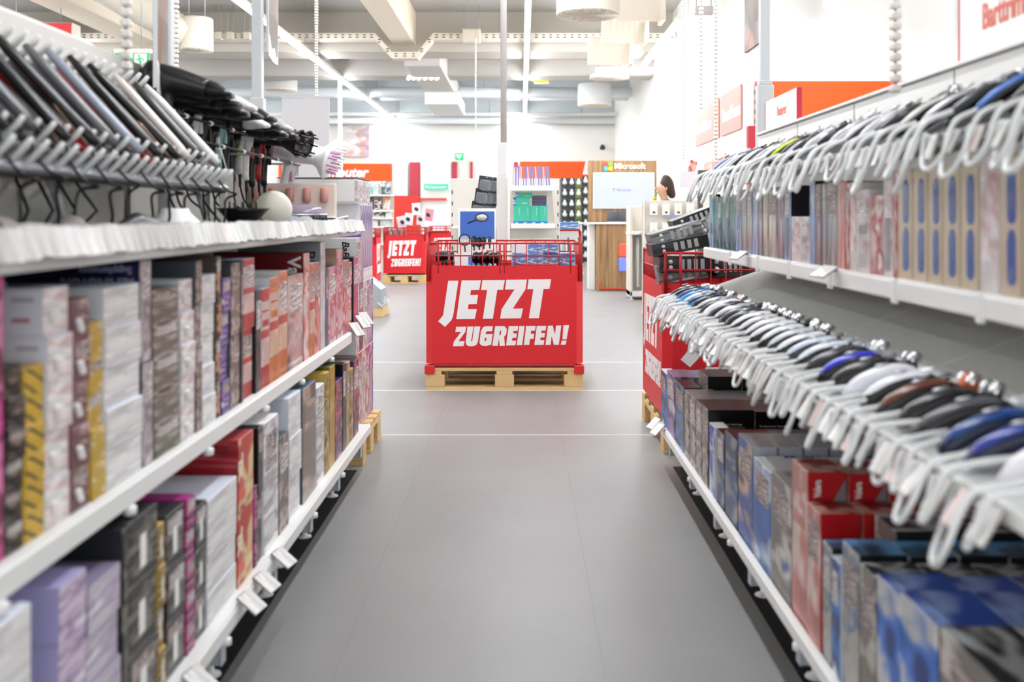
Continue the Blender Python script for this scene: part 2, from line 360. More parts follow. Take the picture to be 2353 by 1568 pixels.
# ------------------------------------------------------------ left gondola (its face towards the aisle is +X)
LX = -1.16; LEND = 4.40
g = thing('gondola_shelf', 'white metal gondola shelf on the left carrying hair tools and cartons', 'shelf unit', (LX, 2.4, 0))
gl = Vector((LX, 2.4, 0))
def gb(name, m, fn, par=g, at=gl):
    B = MB(); B.T = Matrix.Translation(-at); fn(B); return B.build(name, m, par)
SHD = mat('shelf_grey', '55564f', .5)
gb('base_shelf', W, lambda B: B.box(-1.60, -.668, .55, 4.38, .165, .198, 0, .003))
lip = lambda x, z0, z1, y1: (lambda B: (B.box(x, x + .012, .5, y1, z0, z1 - .002, 0, .004), B.box(x - .004, x + .009, .5, y1, z1 - .004, z1 + .001, 0, .001)))
gb('price_rail', W, lip(-.668, .158, .200, 4.38))
gb('middle_shelf', W, lambda B: B.box(-1.55, -.708, .5, 4.10, .590, .618, 0, .003))
gb('price_rail', W, lip(-.708, .582, .626, 4.13))
gb('top_shelf', SHD, lambda B: B.box(-1.60, -.72, .5, 4.36, 1.022, 1.05, 0, .003))
gb('price_rail', W, lip(-.72, 1.02, 1.056, 4.36))
gb('back_panel', mat('panel_light', 'd9d6cf', .6), lambda B: B.box(LX - .012, LX + .012, .5, 4.36, .1, 1.56, 0, .003))
gb('header_board', W, lambda B: B.box(LX - .03, LX + .010, .6, 2.71, 1.50, 1.567, 0, .004))
gb('header_end_cap', mat('pale_red', 'f0b4a6', .5), lambda B: B.box(LX - .03, LX + .010, 2.71, 2.73, 1.49, 1.566))
gb('kick_plate_floor_sheet', mat('under_shelf_black', '060606', .8), lambda B: (B.box(-.90, -.87, .5, 4.3, 0, .165), B.box(-1.58, -.713, .5, 4.36, 0, .003)))  # upright plate plus a thin black sheet on the floor below the shelf
for y in (1.76, 2.24, 2.714, 3.18, 3.66, 4.16):
    gb('shelf_bracket', mat('bracket_grey', 'b9bfc8', .4), lambda B: (B.box(-.86, -.664, y - .012, y + .012, .105, .165, 0, .002), B.box(-.668, -.662, y - .016, y + .016, .105, .165, 0, .002)))
for y in (1.9, 2.41, 2.92, 3.45, 3.95):
    gb('levelling_foot', WP, lambda B: B.lathe([(.026, 0.003), (.024, .007), (.009, .012), (.008, .16)], 14, 0, Matrix.Translation((-.745, y, 0))))
for z in (.158, .582):
    for y in (1.35, 1.8, 2.25, 2.75, 3.2, 3.7):
        gb('rail_clip', WP, lambda B: B.lathe([(.006, -.016), (.012, -.014), (.012, 0), (.006, .002)], 10, 0, Matrix.Translation((-.66 if z < .3 else -.70, y, z))))
for x, y, lb in ((-1.135, 3.21, 'grey upright post of the left gondola beside the exit sign'), (-1.135, 4.33, 'grey upright post in front of the white-light ceiling, left gondola end')):
    B = MB(); B.box(-.022, .022, -.02, .02, 0, 2.75, 0, .004); o = B.build('upright_post', mat('post_grey', 'c0c3c4', .4), None, (x, y, 1.50 if y < 4 else 1.56)); tag(o, lb, 'post')
    B = MB(); B.box(-.03, .03, -.026, .026, -.45, .05, 0, .004); B.build('post_sleeve', mat('post_grey', 'c0c3c4', .4), o)

LM = [  # px range of the front face, top y at its near edge, boxes in the stack, style, who
 (-330, -130, 640, 3, 'white', 'white stack nearest the camera'), (-130, 18, 617, 2, 'pink', 'magenta boxes with dark flowers'), (20, 64, 846, 6, 'floral', 'dark floral stack beside the magenta boxes'),
 (66, 112, 848, 6, 'yellow', 'yellow stack with black slashes'), (113, 170, 664, 5, 'whiter', 'white stack behind the slashed yellow boxes'),
 (172, 213, 690, 5, 'mauve', 'dusty rose stack with hand pictures'), (215, 247, 744, 5, 'yellowp', 'plain yellow stack with white labels'),
 (249, 330, 663, 5, 'white', 'tall white stack under the navy box'), (332, 357, 598, 2, 'navy', 'mauve-fronted box with navy side'),
 (359, 418, 668, 5, 'greymix', 'grey-brown stack with blister fronts'), (420, 451, 645, 5, 'whiter', 'white stack with blue-white sides'),
 (453, 467, 600, 4, 'taupe', 'dark taupe stack with slate side'), (468, 499, 634, 5, 'white', 'white stack beside the hair-model boxes'),
 (500, 511, 590, 4, 'brown', 'brown stack showing a hair model'), (512, 531, 640, 4, 'purple', 'purple and white stack'),
 (532, 553, 605, 2, 'taupe', 'tall taupe pair beside the purple stack'), (554, 560, 600, 1, 'black', 'thin black box beside the taupe pair'),
 (561, 586, 596, 2, 'redband', 'tall red and grey pair'), (588, 600, 670, 1, 'black', 'low thin black box before the red rows'),
 (601, 620, 665, 1, 'redband', 'first box of the red-banded row'), (621, 640, 640, 1, 'orange', 'orange-banded box beside the first red one'),
 (641, 661, 625, 1, 'orange', 'orange-banded box with the high white top'), (662, 697, 636, 1, 'mauvegloss', 'wide glossy mauve box'),
 (698, 712, 582, 1, 'redvert', 'red box with white brand on its dark red side'), (713, 724, 606, 1, 'orange', 'slim orange box after the dark red one'),
 (725, 736, 604, 1, 'redwhite', 'slim red-white box under the grey carton'), (737, 748, 557, 1, 'silverbox', 'tall silver-grey carton with dark brand letters'),
 (749, 754, 620, 1, 'blueslim', 'thin petrol blue box'), (755, 772, 615, 1, 'pinkwhite', 'pink-white box behind the petrol one'),
 (773, 788, 574, 1, 'pinkwhite', 'violet-sided box printed with a dark-haired model'), (789, 803, 600, 1, 'redwhite', 'red-white box after the model box'),
 (804, 812, 604, 3, 'whitered', 'narrow white-red stack'), (813, 823, 592, 1, 'blackpink', 'black box with pink front edge')]
gm = 'cartons on the left middle shelf'
for (x0, x1, yt, n, st, who) in LM:
    XF = -.722
    d0, d1 = DX(x0, XF), DX(x1, XF) - .003
    Z0 = .6185; zt = min(WZ(yt, d0), 1.018); h = (zt - Z0) / n
    dep = .30 if st not in ('yellow', 'floral') else .24
    for k in range(n):
        jx = -RND.uniform(0, .009) if n > 1 else 0
        lab = ('%s box from top in the %s, left middle shelf' % (nth(n - k), who)) if n > 1 else ('%s on the left middle shelf' % who)
        jx = min(jx, .0)
        o = carton('carton', lab, 'box', XF - dep + jx, XF + jx, d0, d1, Z0 + k * h + (.0004 if k else 0), Z0 + (k + 1) * h, st, gm, 'L', tab=(st == 'whiter'), panel=st not in ('white', 'whiter', 'yellow', 'pink'))
        w = d1 - d0
        if st in ('whiter', 'mauve') and n > 3:       # clear clip holding a tag
            B = MB(); B.T = Matrix.Rotation(.5, 4, 'X'); B.box(dep / 2, dep / 2 + .010, -.004, .005, h * .25, h * .62, 0, .002); B.build('price_sticker', PAPER, o)
        if x0 == 113 and k >= n - 2:
            B = MB(); B.box(dep / 2 - .05, dep / 2 - .022, -w / 2 - .0006, -w / 2 - .0001, h * .30, h * .38); B.build('print_line', mat('ink_rose', 'b86a7c', .5), o)
            B = MB(); B.box(dep / 2 - .05, dep / 2 - .016, -w / 2 - .0006, -w / 2 - .0001, h * .72, h * .80); B.build('print_line', mat('ink_greyblue', 'a9b0c4', .5), o)
        if st == 'navy' and k == n - 1:
            text('REMINGTON', .024, (dep / 2 - .012, -w / 2 - .0004, h - .036), (-1, 0, 0), (0, 0, -1), mat('ink_pale', 'b7b4dc', .5), o)
            text('Supplements', .02, (dep / 2 - .016, -w / 2 - .0004, h - .014), (-1, 0, 0), (0, 0, -1), mat('ink_pale', 'b7b4dc', .5), o, bold=.01)
        if st == 'redvert': text('Valera', .06, (dep / 2 - .052, -w / 2 - .0004, h - .012), (0, 0, -1), (1, 0, 0), mat('ink_white', 'f4f2f0', .5), o, bold=.03)
        if st == 'silverbox': text('BRAUN', .058, (dep / 2 - .06, -w / 2 - .0004, h - .03), (0, 0, -1), (1, 0, 0), mat('ink_dark', '3a3b3e', .5), o, bold=.02)
LB = [
 (-330, -120, 1180, 3, 'white', 'white stack nearest the camera'), (-118, 76, 1345, 3, 'white', 'white stack below the magenta boxes'), (142, 204, 1352, 4, 'lilac', 'lilac stack with violet sides'), (206, 280, 1352, 4, 'lilacw', 'pale lilac stack under the black carton'),
 (282, 296, 1135, 1, 'darkpat', 'tall black carton with upside-down brand'), (298, 366, 1140, 3, 'darkpat', 'dark patterned stack with silver letters'),
 (368, 384, 1210, 4, 'gold', 'gold-brown stack'), (386, 429, 1190, 3, 'darkpat', 'charcoal stack between gold and magenta'),
 (431, 451, 1150, 5, 'magenta', 'magenta stack'), (453, 479, 1170, 3, 'darkpat', 'narrow charcoal stack beside the magenta one'),
 (481, 547, 1152, 4, 'white', 'white stack with slanting tops'), (549, 583, 1012, 2, 'xlred', 'red box pair with cream edges'), (585, 592, 1120, 1, 'magenta', 'thin magenta box'),
 (594, 605, 985, 2, 'black', 'black pair behind the red boxes'), (607, 640, 975, 1, 'whiteslim', 'slim white box with pale top'),
 (642, 664, 1010, 1, 'taupe', 'low taupe box beside the slim white one'), (666, 694, 872, 3, 'white', 'white stack with bluish sides'),
 (696, 726, 896, 1, 'slate', 'taupe box with slate-blue branded side'), (728, 745, 893, 1, 'whiteslim', 'slim white-edged box beside the slate one'),
 (747, 757, 860, 1, 'gold', 'gold-brown slim box'), (758, 770, 835, 1, 'olive', 'olive and gold box with black side'), (771, 787, 880, 1, 'violetred', 'violet-sided box with red front'),
 (788, 795, 838, 1, 'black', 'thin black box with white emblem'), (796, 804, 835, 1, 'tan', 'tan box beside the emblem box'), (805, 812, 850, 1, 'gold', 'narrow gold box'), (813, 824, 832, 1, 'violetred', 'violet box close to the end stack')]
gm = 'cartons on the left bottom shelf'
for (x0, x1, yt, n, st, who) in LB:
    XF = -.684
    d0, d1 = DX(x0, XF), DX(x1, XF) - .003
    Z0 = .1985; zt = min(WZ(yt, d0), .562); h = (zt - Z0) / n
    dep = .32
    for k in range(n):
        jx = -RND.uniform(0, .006) if n > 1 else 0
        lab = ('%s box from top in the %s, left bottom shelf' % (nth(n - k), who)) if n > 1 else ('%s on the left bottom shelf' % who)
        o = carton('carton', lab, 'box', XF - dep + jx, XF + jx, d0, d1, Z0 + k * h + (.0004 if k else 0), Z0 + (k + 1) * h, st, gm, 'L', panel=st not in ('white', 'lilac', 'lilacw', 'xlred'))
        w = d1 - d0
        if x0 == 282: text('BaByliss', .06, (dep / 2 - .03, -w / 2 - .0004, h * .40), (-1, 0, 0), (0, 0, -1), mat('ink_pale2', 'c9d3d8', .5), o, bold=.02)
        if st == 'slate': text('BaByliss', .035, (dep / 2 - .05, -w / 2 - .0004, h - .015), (0, 0, -1), (1, 0, 0), mat('ink_white', 'f4f2f0', .5), o, bold=.02, shear=.2)
        if st == 'xlred': text('XL', .05, (dep / 2 + .0004, -w * .25, h * .45), (0, 0, 1), (0, -1, 0), mat('ink_cream', 'f3e8cf', .5), o, bold=.04)
        if st in ('darkpat', 'gold') and n > 1:
            B = MB(); B.box(dep / 2, dep / 2 + .0008, -w * .1, w * .1, h * .2, h * .7); B.build('price_sticker', PAPER, o)
        if st == 'white' and n == 3 and x0 > 600:
            B = MB(); B.lathe([(.018, -.0006), (.018, .0004)], 18, 0, Matrix.Translation((dep / 2 - .10, -w / 2, h * .4)) @ Matrix.Rotation(pi / 2, 4, 'X')); B.build('picture_dot', mat('dot_brown', '2a1517', .4), o)

# price tags ---------------------------------------------------
TAGP = pmat('tag', ['f6f4f1', 'efedea', 'dcd8d3', 'f7f6f3'], 5, .4, 3, rough=.3); TAGR = pmat('tagred', ['f4f1ef', 'f1eeec', 'e2b3aa', 'f7f6f4'], 5, .4, 8, rough=.3)  # grey upright streaks paint the shaded separations between tags
def price_tag(loc, label, group, rz=0., tilt=0., w=.04, h=.052, red=False, arm=True):
    """card holder: card, shade painted as grey edges, facing +X in local axes, hung from its top edge"""
    B = MB(); B.box(0, .0055, -w / 2, w / 2, -h, 0, (1, 0, 1, 1, 1, 1), .0012)
    B.box(-.012, .002, -w * .25, w * .25, -.004, .003, 1, .001)
    o = B.build('price_tag', [TAGR if red else TAGP, mat('tag_edge_shade', '9b9b99', .35)], None, loc); o.rotation_euler = (0, tilt, rz); return tag(o, label, 'price tag', group)  # grey edge colour stands in for shading between turned tags
d = 1.05; k = 1; ys = []
while d < 4.34: ys.append(d); d += .038
for i, y in enumerate(reversed(ys)):
    ph = sin(y * 9) * .25 + RND.uniform(-.12, .12)
    price_tag((-.700 + RND.uniform(0, .004), y, 1.088 - RND.uniform(0, .006)), '%s white price tag from the far end of the left top shelf edge' % nth(i + 1), 'price tags along the left top shelf', -.42 + ph, -.30 + RND.uniform(-.08, .08), .045, .050, RND.random() < .12)
for i, (y, x, z) in enumerate(((2.36, -.655, .215), (2.50, -.655, .212), (2.68, -.655, .21), (1.98, -.655, .207))):
    price_tag((x, y, z), '%s tilted price tag clipped on the lower left shelf rail' % ('foremost', 'second', 'third', 'cut-off lowest')[(1, 2, 3, 0)[i]], 'price tags on the left bottom rail', -.2, -.9, .06, .06)
for i, (y, z) in enumerate(((4.16, .66), (4.32, .675), (4.40, .68))):
    price_tag((-.70, y, z), '%s white price tag slanting out at the end of the left middle shelf' % nth(i + 1), 'price tags on the left middle rail', -.6, -.75, .05, .07)
# ------------------------------------------------------------ left top display: straighteners on a slanted peg rack
PA, PB = Vector((-1.135, 0, 1.445)), Vector((-.865, 0, 1.175))
sdir = (PB - PA).normalized(); ndir = Vector((-sdir.z, 0, sdir.x)).normalized()
if ndir.x < 0: ndir = -ndir
rk = thing('peg_rack', 'slanted grey peg rack holding hair straighteners on the left top shelf', 'display rack', (-1.0, 2.0, 1.0505))
at = Vector((-1.0, 2.0, 1.05))
def rb(name, m, fn):
    B = MB(); B.T = Matrix.Translation(-at); fn(B); return B.build(name, m, rk)
def slab(B, y0, y1, t0, t1, a=0., b=1.):
    q = [PA + (PB - PA) * a + ndir * t0, PA + (PB - PA) * b + ndir * t0, PA + (PB - PA) * b + ndir * t1, PA + (PB - PA) * a + ndir * t1]
    v = [Vector((p.x, y, p.z)) for y in (y0, y1) for p in q]
    B._add(v, [(0, 1, 2, 3), (7, 6, 5, 4), (0, 4, 5, 1), (1, 5, 6, 2), (2, 6, 7, 3), (3, 7, 4, 0)])
rb('slanted_panel', mat('rack_panel', '2c2d2b', .5), lambda B: slab(B, .8, 2.96, -.012, 0))
for a in (.03, .80, .97): rb('peg_rail', SILV, lambda B: slab(B, .8, 2.97, 0, .008, a - .02, a + .02))
for y in (1.0, 2.0, 2.9):
    rb('rack_support', GREY, lambda B: B.tube([(-.90, y, 1.0585), (-.93, y, 1.16), (-1.05, y, 1.36)], .008, 6))
PEGM = mat('peg_white', 'f0f1f1', .3); k = 0
for a, n, ln, r in ((.015, 33, .08, .0075), (.80, 33, .06, .006), (.96, 33, .06, .0062)):
    for i in range(n):
        y = 1.0 + i * .0591
        p = PA + (PB - PA) * a + ndir * .004; p.y = y
        rb('peg', PEGM, lambda B: B.tube([p, p + ndir * ln * .8, p + ndir * ln + Vector((0, -.002, .002))], [r, r, r * .75], 8))
CORD = mat('cord_black', '101010', .45)
SL = [('black', '141416', '333336', 0), ('charcoal', '2b2c2e', '4a4b4d', 0), ('silver-white', 'd4d7e2', '9aa0ad', 1), ('black', '161617', '2a2a2c', 0), ('anthracite', '3d3e40', '202022', 0), ('black', '121213', '5c5d60', 0), ('dark grey', '55575a', '2a2b2d', 0),
      ('black', '151516', '3c3c3e', 0), ('black-red', '1b1b1c', 'a0181f', 2), ('grey', '6d6f72', '343537', 0), ('steel blue-grey', '9aa1ad', '4c5058', 1), ('black and red', '202021', 'b3282b', 2), ('black', '141415', '303032', 0), ('rose white', 'e8ddd8', 'c9b3a8', 1), ('dark grey', '3f4042', '19191b', 0), ('white', 'ecebe9', 'a9a9aa', 1)]
for i, (cn, c1, c2, hl) in enumerate(SL):
    y = 1.0 + .0591 * (2 * i + 1.5)
    mid = (PA + PB) / 2 + ndir * .042 + sdir * (-.012); mid.y = y
    t = thing('hair_straightener', '%s hair straightener, %s from the camera on the left peg rack' % (cn, nth(i + 1)), 'hair straightener', mid, 0, 'hair straighteners on the peg rack')
    m1 = mat('styler_' + c1, c1, .28); m2 = mat('styler_' + c2, c2, .3)
    Ln = .305 + RND.uniform(-.03, .02); sk = RND.uniform(-.03, .03)
    def armf(B, off, w, th, l0, l1):
        rings = []
        for j in range(11):
            u = j / 10; l = l0 + (l1 - l0) * u
            ww = w * (.55 + .45 * min(1, 5 * u, 5 * (1 - u) + .25)); hh = th * (.6 + .4 * min(1, 6 * u, 6 * (1 - u) + .3))
            o_ = off + .012 * (1 - u) * (1 if off > 0 else -1)
            c = sdir * l + ndir * o_ + Vector((0, sk * (u - .5), 0))
            rings.append([c + Vector((0, 1, 0)) * (ww * .5 * cos(q * pi / 6)) + ndir * (hh * .5 * sin(q * pi / 6)) for q in range(12)])
        B.rings(rings)
    B = MB(); armf(B, .013, .029, .024, -Ln / 2, Ln / 2); B.build('upper_arm', m1, t)
    B = MB(); armf(B, -.012, .029, .022, -Ln / 2, Ln / 2); B.build('lower_arm', m2, t)
    B = MB(); armf(B, .001, .024, .008, .03, Ln / 2 - .01); B.build('heating_plate', mat('plate_copper', 'a98d7c', .25, .6), t)
    pe = sdir * (Ln / 2)
    B = MB(); e_ = .03 * RND.uniform(-1, 1); B.tube(smooth([pe, pe + sdir * .03 - ndir * .018, pe + sdir * .075 - ndir * .022, pe + sdir * .10 - ndir * .012, Vector((.14 + e_ * .3, .008, -.20)), Vector((.138 + e_ * .2, .012 + e_, -.25)), Vector((.125, .02 + e_, -.277)), Vector((.10, .04 + e_, -.279))]), .0033, 6); B.build('power_cord', CORD, t)
# ------------------------------------------------------------ dryers hung on two black rods
B = MB(); rt = thing('dryer_rack', 'pair of black wire rods with white sleeves holding the hair dryers', 'display rack', (-1.0, 3.6, 1.0505))
for x, z, nm in ((-1.004, 1.40, 'rod'), (-.965, 1.325, 'rod')):
    B = MB(); B.tube([(x + 1.0, -.70, z - 1.05), (x + 1.0, .78, z - 1.05)], .0055, 8); B.build('rod', BLK, rt)
    for q in range(6):
        y = -.60 + q * .24
        B = MB(); B.cyl((x + 1.0, y, z - 1.05), (x + 1.0, y + .022, z - 1.05), .0078, n=8); B.build('rod_sleeve', WP, rt)
for y in (-.68, .064, .765):
    B = MB(); B.tube([(-.14, y, .0), (-.14, y, .36), (-.004, y, .355)], .006, 6); B.tube([(-.14, y, .28), (.035, y, .275)], .005, 6); B.build('rod_bracket', GREY, rt)
DR = [('black', '121213', '2a2a2c', 'nozzle'), ('black', '19191a', '0c0c0d', 'nozzle'), ('glossy black', '0e0e10', '3a3a3c', 'nozzle'), ('black and white', '151516', 'e8e8e8', 'nozzle'), ('dark grey', '333436', '151516', 'nozzle'),
      ('black ring-logo', '141415', 'efefef', 'ring'), ('mint-trimmed white', 'dfe3e4', '9cc9c4', 'nozzle'), ('black', '1c1c1d', '101011', 'nozzle'), ('lime-tipped black', '161617', 'c3dc2a', 'nozzle'), ('pale grey', 'dcdcda', 'b9b9b8', 'nozzle'),
      ('red and white', 'e9e6e3', 'b5202a', 'nozzle'), ('black wide-mouthed', '151516', '232324', 'diff'), ('red-grip white', 'eae8e6', 'a91c24', 'nozzle'), ('black wide-mouthed', '1a1a1b', '2b2b2d', 'diff'), ('white spiked-diffuser', 'f0efef', 'c98fb4', 'spike'), ('white long-spiked', 'f2f2f2', 'dcdcdc', 'spike')]
DR_CN = {}
for i, (cn, c1, c2, kind) in enumerate(DR):
    y = 3.0 + i * .0885 + (.055 if i == 15 else .012 if i == 14 else 0)
    t = thing('hair_dryer', '%s hair dryer, %s from the straighteners on the left dryer rods' % (cn, nth(i + 1)), 'hair dryer', (-1.02 if i < 14 else -.955, y, 1.50 - .016 * (i % 3) - .004 * i - (0 if i < 14 else .045)), RND.uniform(-.2, .16), 'hair dryers on the left rods')
    m1 = mat('dryer_' + c1, c1, .3); m2 = mat('dryer_' + c2, c2, .3)
    ax = Vector((.97, 0, -.24)).normalized()
    up = Vector((.24, 0, .97)).normalized(); yy = Vector((0, 1, 0))
    Mx = Matrix(((yy.x, up.x, ax.x, 0), (yy.y, up.y, ax.y, 0), (yy.z, up.z, ax.z, 0), (0, 0, 0, 1)))
    B = MB(); B.lathe([(.022, -.115), (.036, -.11), (.041, -.09), (.043, -.05), (.042, -.01), (.037, .035), (.031, .075), (.029, .09)], 18, 0, Mx); B.build('barrel', m1, t)
    B = MB(); B.lathe([(.0395, -.102), (.0435, -.098), (.0435, -.088), (.042, -.084)], 18, 0, Mx); B.build('rear_ring', m2, t)
    hs = Vector((-.03, 0, -.02))
    B = MB(); B.tube([hs, hs + Vector((-.006, 0, -.05)), hs + Vector((-.018, 0, -.10)), hs + Vector((-.02, 0, -.16)), hs + Vector((-.012, 0, -.185))], [.021, .0185, .0175, .0165, .011], 12)
    B.build('handle', m1 if i % 3 else m2, t)
    B = MB(); B.box(hs.x + .004, hs.x + .016, -.006, .006, hs.z - .10, hs.z - .055, 0, .002); B.build('switch', m2, t)
    if kind in ('nozzle', 'ring'):
        B = MB(); r = []
        for h, a, b_ in ((.085, .030, .030), (.11, .031, .026), (.135, .034, .016), (.16, .036, .009)):
            r.append([Mx @ Vector((a * cos(q * pi / 8), b_ * sin(q * pi / 8), h)) for q in range(16)])
        B.rings(r); B.build('nozzle', m2 if i % 2 else BLK, t)
        if kind == 'ring':
            B = MB(); B.tube([Mx @ Vector((.0425 * sin(.9), .0 + .030, 0)) + Vector((0, .0, 0)) + up * .014 + yy * .008 * cos(q * pi / 8) * 1.6 + ax * .022 * sin(q * pi / 8) for q in range(16)], .004, 6, closed=True); B.build('logo_ring', WP, t)
    elif kind == 'diff':
        B = MB(); B.lathe([(.030, .085), (.034, .10), (.048, .135), (.058, .15), (.056, .152), (.045, .14), (.0, .138)], 20, 0, Mx, caps=False)
        for q in range(8): a = q * pi / 4; B.cyl(Mx @ Vector((.045 * cos(a), .045 * sin(a), .139)), Mx @ Vector((.043 * cos(a), .043 * sin(a), .178)), .005, .003, 6)
        B.build('diffuser', BLK, t)
    else:
        B = MB(); B.lathe([(.030, .085), (.038, .10), (.066, .122), (.078, .136), (.072, .145), (.0, .148)], 20, 0, Mx, caps=False); B.build('diffuser', WP, t)
        B = MB()
        for q in range(9): a = q * 2 * pi / 9; B.cyl(Mx @ Vector((.045 * cos(a), .045 * sin(a), .139)), Mx @ Vector((.045 * cos(a), .045 * sin(a), .185)), .0055, .004, 6)
        B.build('diffuser_finger', mat('finger_pink', 'cf9fbe', .4) if i % 2 == 0 else WP, t)
    ce = hs + Vector((-.012, 0, -.183)); zf = -.437 + .016 * (i % 3) + .004 * i + (0 if i < 14 else .045)
    B = MB(); s_ = RND.choice((-1, 1))
    B.tube([ce, ce + Vector((0, 0, -.05))], [.0075, .0045], 8); B.tube(smooth([ce + Vector((0, 0, -.045)), ce + Vector((.01, .02 * s_, -.10)), Vector((.0, .045 * s_, zf + .06)), Vector((.05, .02 * s_, zf + .006)), Vector((.10, -.03 * s_, zf)), Vector((.03, -.05 * s_, zf)), Vector((-.04, -.01 * s_, zf))]), .0036, 7); B.build('power_cord', CORD, t)
# small things lying on the left top shelf
ZT = 1.0505
def diffuser_cup(x, y, m, label, r=.075, h=.07, up=True):
    B = MB(); pr = [(r, 0), (r, .012), (r * .9, .03), (r * .5, h * .8), (r * .42, h)] if up else [(r * .38, 0), (r * .45, h * .35), (r * .8, h * .8), (r, h), (r * .94, h), (r * .4, h * .3), (0, h * .25)]
    B.lathe(pr, 22, 0, None, caps=up)
    o = B.build('dryer_diffuser', m, None, (x, y, ZT)); tag(o, label, 'dryer attachment')
    B = MB()
    for q in range(10):
        a = q * pi / 5
        if up: B.box(r * .985 * cos(a) - .006, r * .985 * cos(a) + .006, r * .985 * sin(a) - .006, r * .985 * sin(a) + .006, .002, .014, 0)
        else: B.cyl((r * .5 * cos(a), r * .5 * sin(a), h * .4), (r * .5 * cos(a), r * .5 * sin(a), h * 1.25), .005, .003, 6)
    B.build('vent_slots' if up else 'diffuser_finger', DG if up else m, o); return o
diffuser_cup(-.86, 2.50, WP, 'white slotted dryer diffuser lying face down on the left top shelf')
diffuser_cup(-.83, 3.0, BLK, 'black dryer diffuser cup with fingers standing on the left top shelf', .08, .075, False)
diffuser_cup(-.80, 3.92, mat('cup_grey', '4d4c47', .4), 'flat dark grey dryer diffuser lying near the curler tray', .08, .045, False)
B = MB(); r = [[Vector((-.06 + .02 * sin(k * 1.3) + .08 * (j / 6 - .5) * 1.6, (k / 8 - .5) * .34, 0)) + Vector((0, 0, max(0, .055 * sin(j * pi / 6) * (.6 + .4 * sin(k * .9 + j * .5))))) for k in range(9)] for j in range(7)]
v = [p for q in r for p in q]; B._add(v, [(j * 9 + k, j * 9 + k + 1, (j + 1) * 9 + k + 1, (j + 1) * 9 + k) for j in range(6) for k in range(8)], 0, True); B._add([(p.x, p.y, 0) for q in (r[0], r[6]) for p in q], [tuple(range(9)) + tuple(range(17, 8, -1))])
tag(B.build('styling_pouch', mat('pouch_taupe', '8c8280', .6), None, (-.80, 1.78, ZT)), 'crumpled taupe pouch lying behind the left shelf tags', 'pouch')
B = MB(); r = [[Vector(((j / 6 - .5) * .17, (k / 8 - .5) * .2, max(0, .06 * sin(j * pi / 6) * sin(k * pi / 8) * (.8 + .3 * sin(k * 2 + j))))) for k in range(9)] for j in range(7)]
v = [p for q in r for p in q]; B._add(v, [(j * 9 + k, j * 9 + k + 1, (j + 1) * 9 + k + 1, (j + 1) * 9 + k) for j in range(6) for k in range(8)], 0, True)
tag(B.build('plastic_bag', mat('bag_clear', 'd5d9da', .2, 0, .75), None, (-.80, 3.62, ZT)), 'crumpled clear plastic bag on the left top shelf', 'bag')
for i, (y0, y1) in enumerate(((1.1, 1.5), (2.0, 2.34))):
    B = MB(); B.tube([(-.80, y0, ZT + .012), (-.83, (y0 + y1) / 2, ZT + .035), (-.79, y1, ZT + .012)], [.02, .024, .016], 10); o = B.build('curling_brush', BLK, None); tag(o, ('black curling wand lying on the left top shelf nearest the camera', 'black curling wand lying behind the taupe pouch')[i], 'curling wand')
    B = MB(); B.tube([(-.80, y0, ZT + .012), (-.86, y0 - .05, ZT + .006), (-.90, y0 + .1, ZT + .005)], .004, 6); B.build('power_cord', CORD, o)
t = thing('folding_mirror', 'pale mirror panel leaning below the pegs of the straightener rack', 'mirror', (-1.04, 2.16, ZT + .0022))
B = MB(); B.T = Matrix.Rotation(.18, 4, 'Y'); B.box(-.006, .006, -.26, .26, 0, .13, 0, .003); B.build('frame', WP, t)
B = MB(); B.T = Matrix.Rotation(.18, 4, 'Y'); B.box(.006, .008, -.25, .25, .008, .122); B.build('glass', mat('mirror_pale', 'e6e5df', .2, .2), t)
B = MB()
for q in range(4): B.tube([(.035, -.16 + q * .09, .125), (.055 + .01 * q, -.15 + q * .085, .06), (.05, -.18 + q * .08, .006)], .0035, 6)
B.build('hanging_cord', CORD, t)
# curler set: pink tray, purple bowl, white cord
t = thing('curler_tray', 'cream tray holding pink curlers upright at the end of the left top shelf', 'curler set', (-.95, 4.24, ZT))
PNK = mat('curler_pink', 'd99a8f', .4)
B = MB(); B.box(-.20, .17, -.012, .012, 0, .19, 0, .006); B.box(-.20, .17, -.05, .0, 0, .012, 0, .004); B.build('tray', mat('tray_cream', 'efe0d2', .4), t)
for q in range(5):
    x = -.165 + q * .072
    B = MB(); B.lathe([(.012, .11), (.017, .115), (.017, .165), (.012, .17)], 14, 0, Matrix.Translation((x, -.025, 0))); B.build('curler', PNK, t)
    B = MB(); B.box(x - .016, x + .012, -.0135, -.0115, .125, .165); B.build('slot_opening', DG, t)
t = thing('curler_heater', 'oval purple-lidded curler heater before the cream curler tray', 'curler heater', (-.94, 4.10, ZT))
B = MB(); B.T = Matrix.Diagonal((1.6, .8, 1, 1)); B.lathe([(.07, 0), (.086, .02), (.09, .05), (.088, .055)], 26, 0); B.build('base', mat('heater_dark', '4b4650', .3), t)
B = MB(); B.T = Matrix.Diagonal((1.6, .8, 1, 1)); B.lathe([(.092, .055), (.092, .06), (.08, .085), (.05, .098), (.0, .102)], 26, 0, caps=False); B.build('lid', mat('lid_violet', 'b9a9c4', .12, 0, .6), t)
B = MB(); B.T = Matrix.Diagonal((1.6, .8, 1, 1)); B.lathe([(.0925, .052), (.0945, .056), (.0925, .061)], 26, 0, caps=False); B.build('rim', CHROME, t)
for q in (-1, 1):
    B = MB(); B.box(q * .035 - .025, q * .035 + .025, -.03, .01, .055, .075, 0, .004); B.build('curler', PNK, t)
t = thing('power_adapter', 'white plug adapter with looped white cord at the left top shelf end', 'power adapter', (-.80, 4.2, ZT))
B = MB(); B.box(-.035, .03, -.03, .03, 0, .05, 0, .012); B.build('plug_body', WP, t)
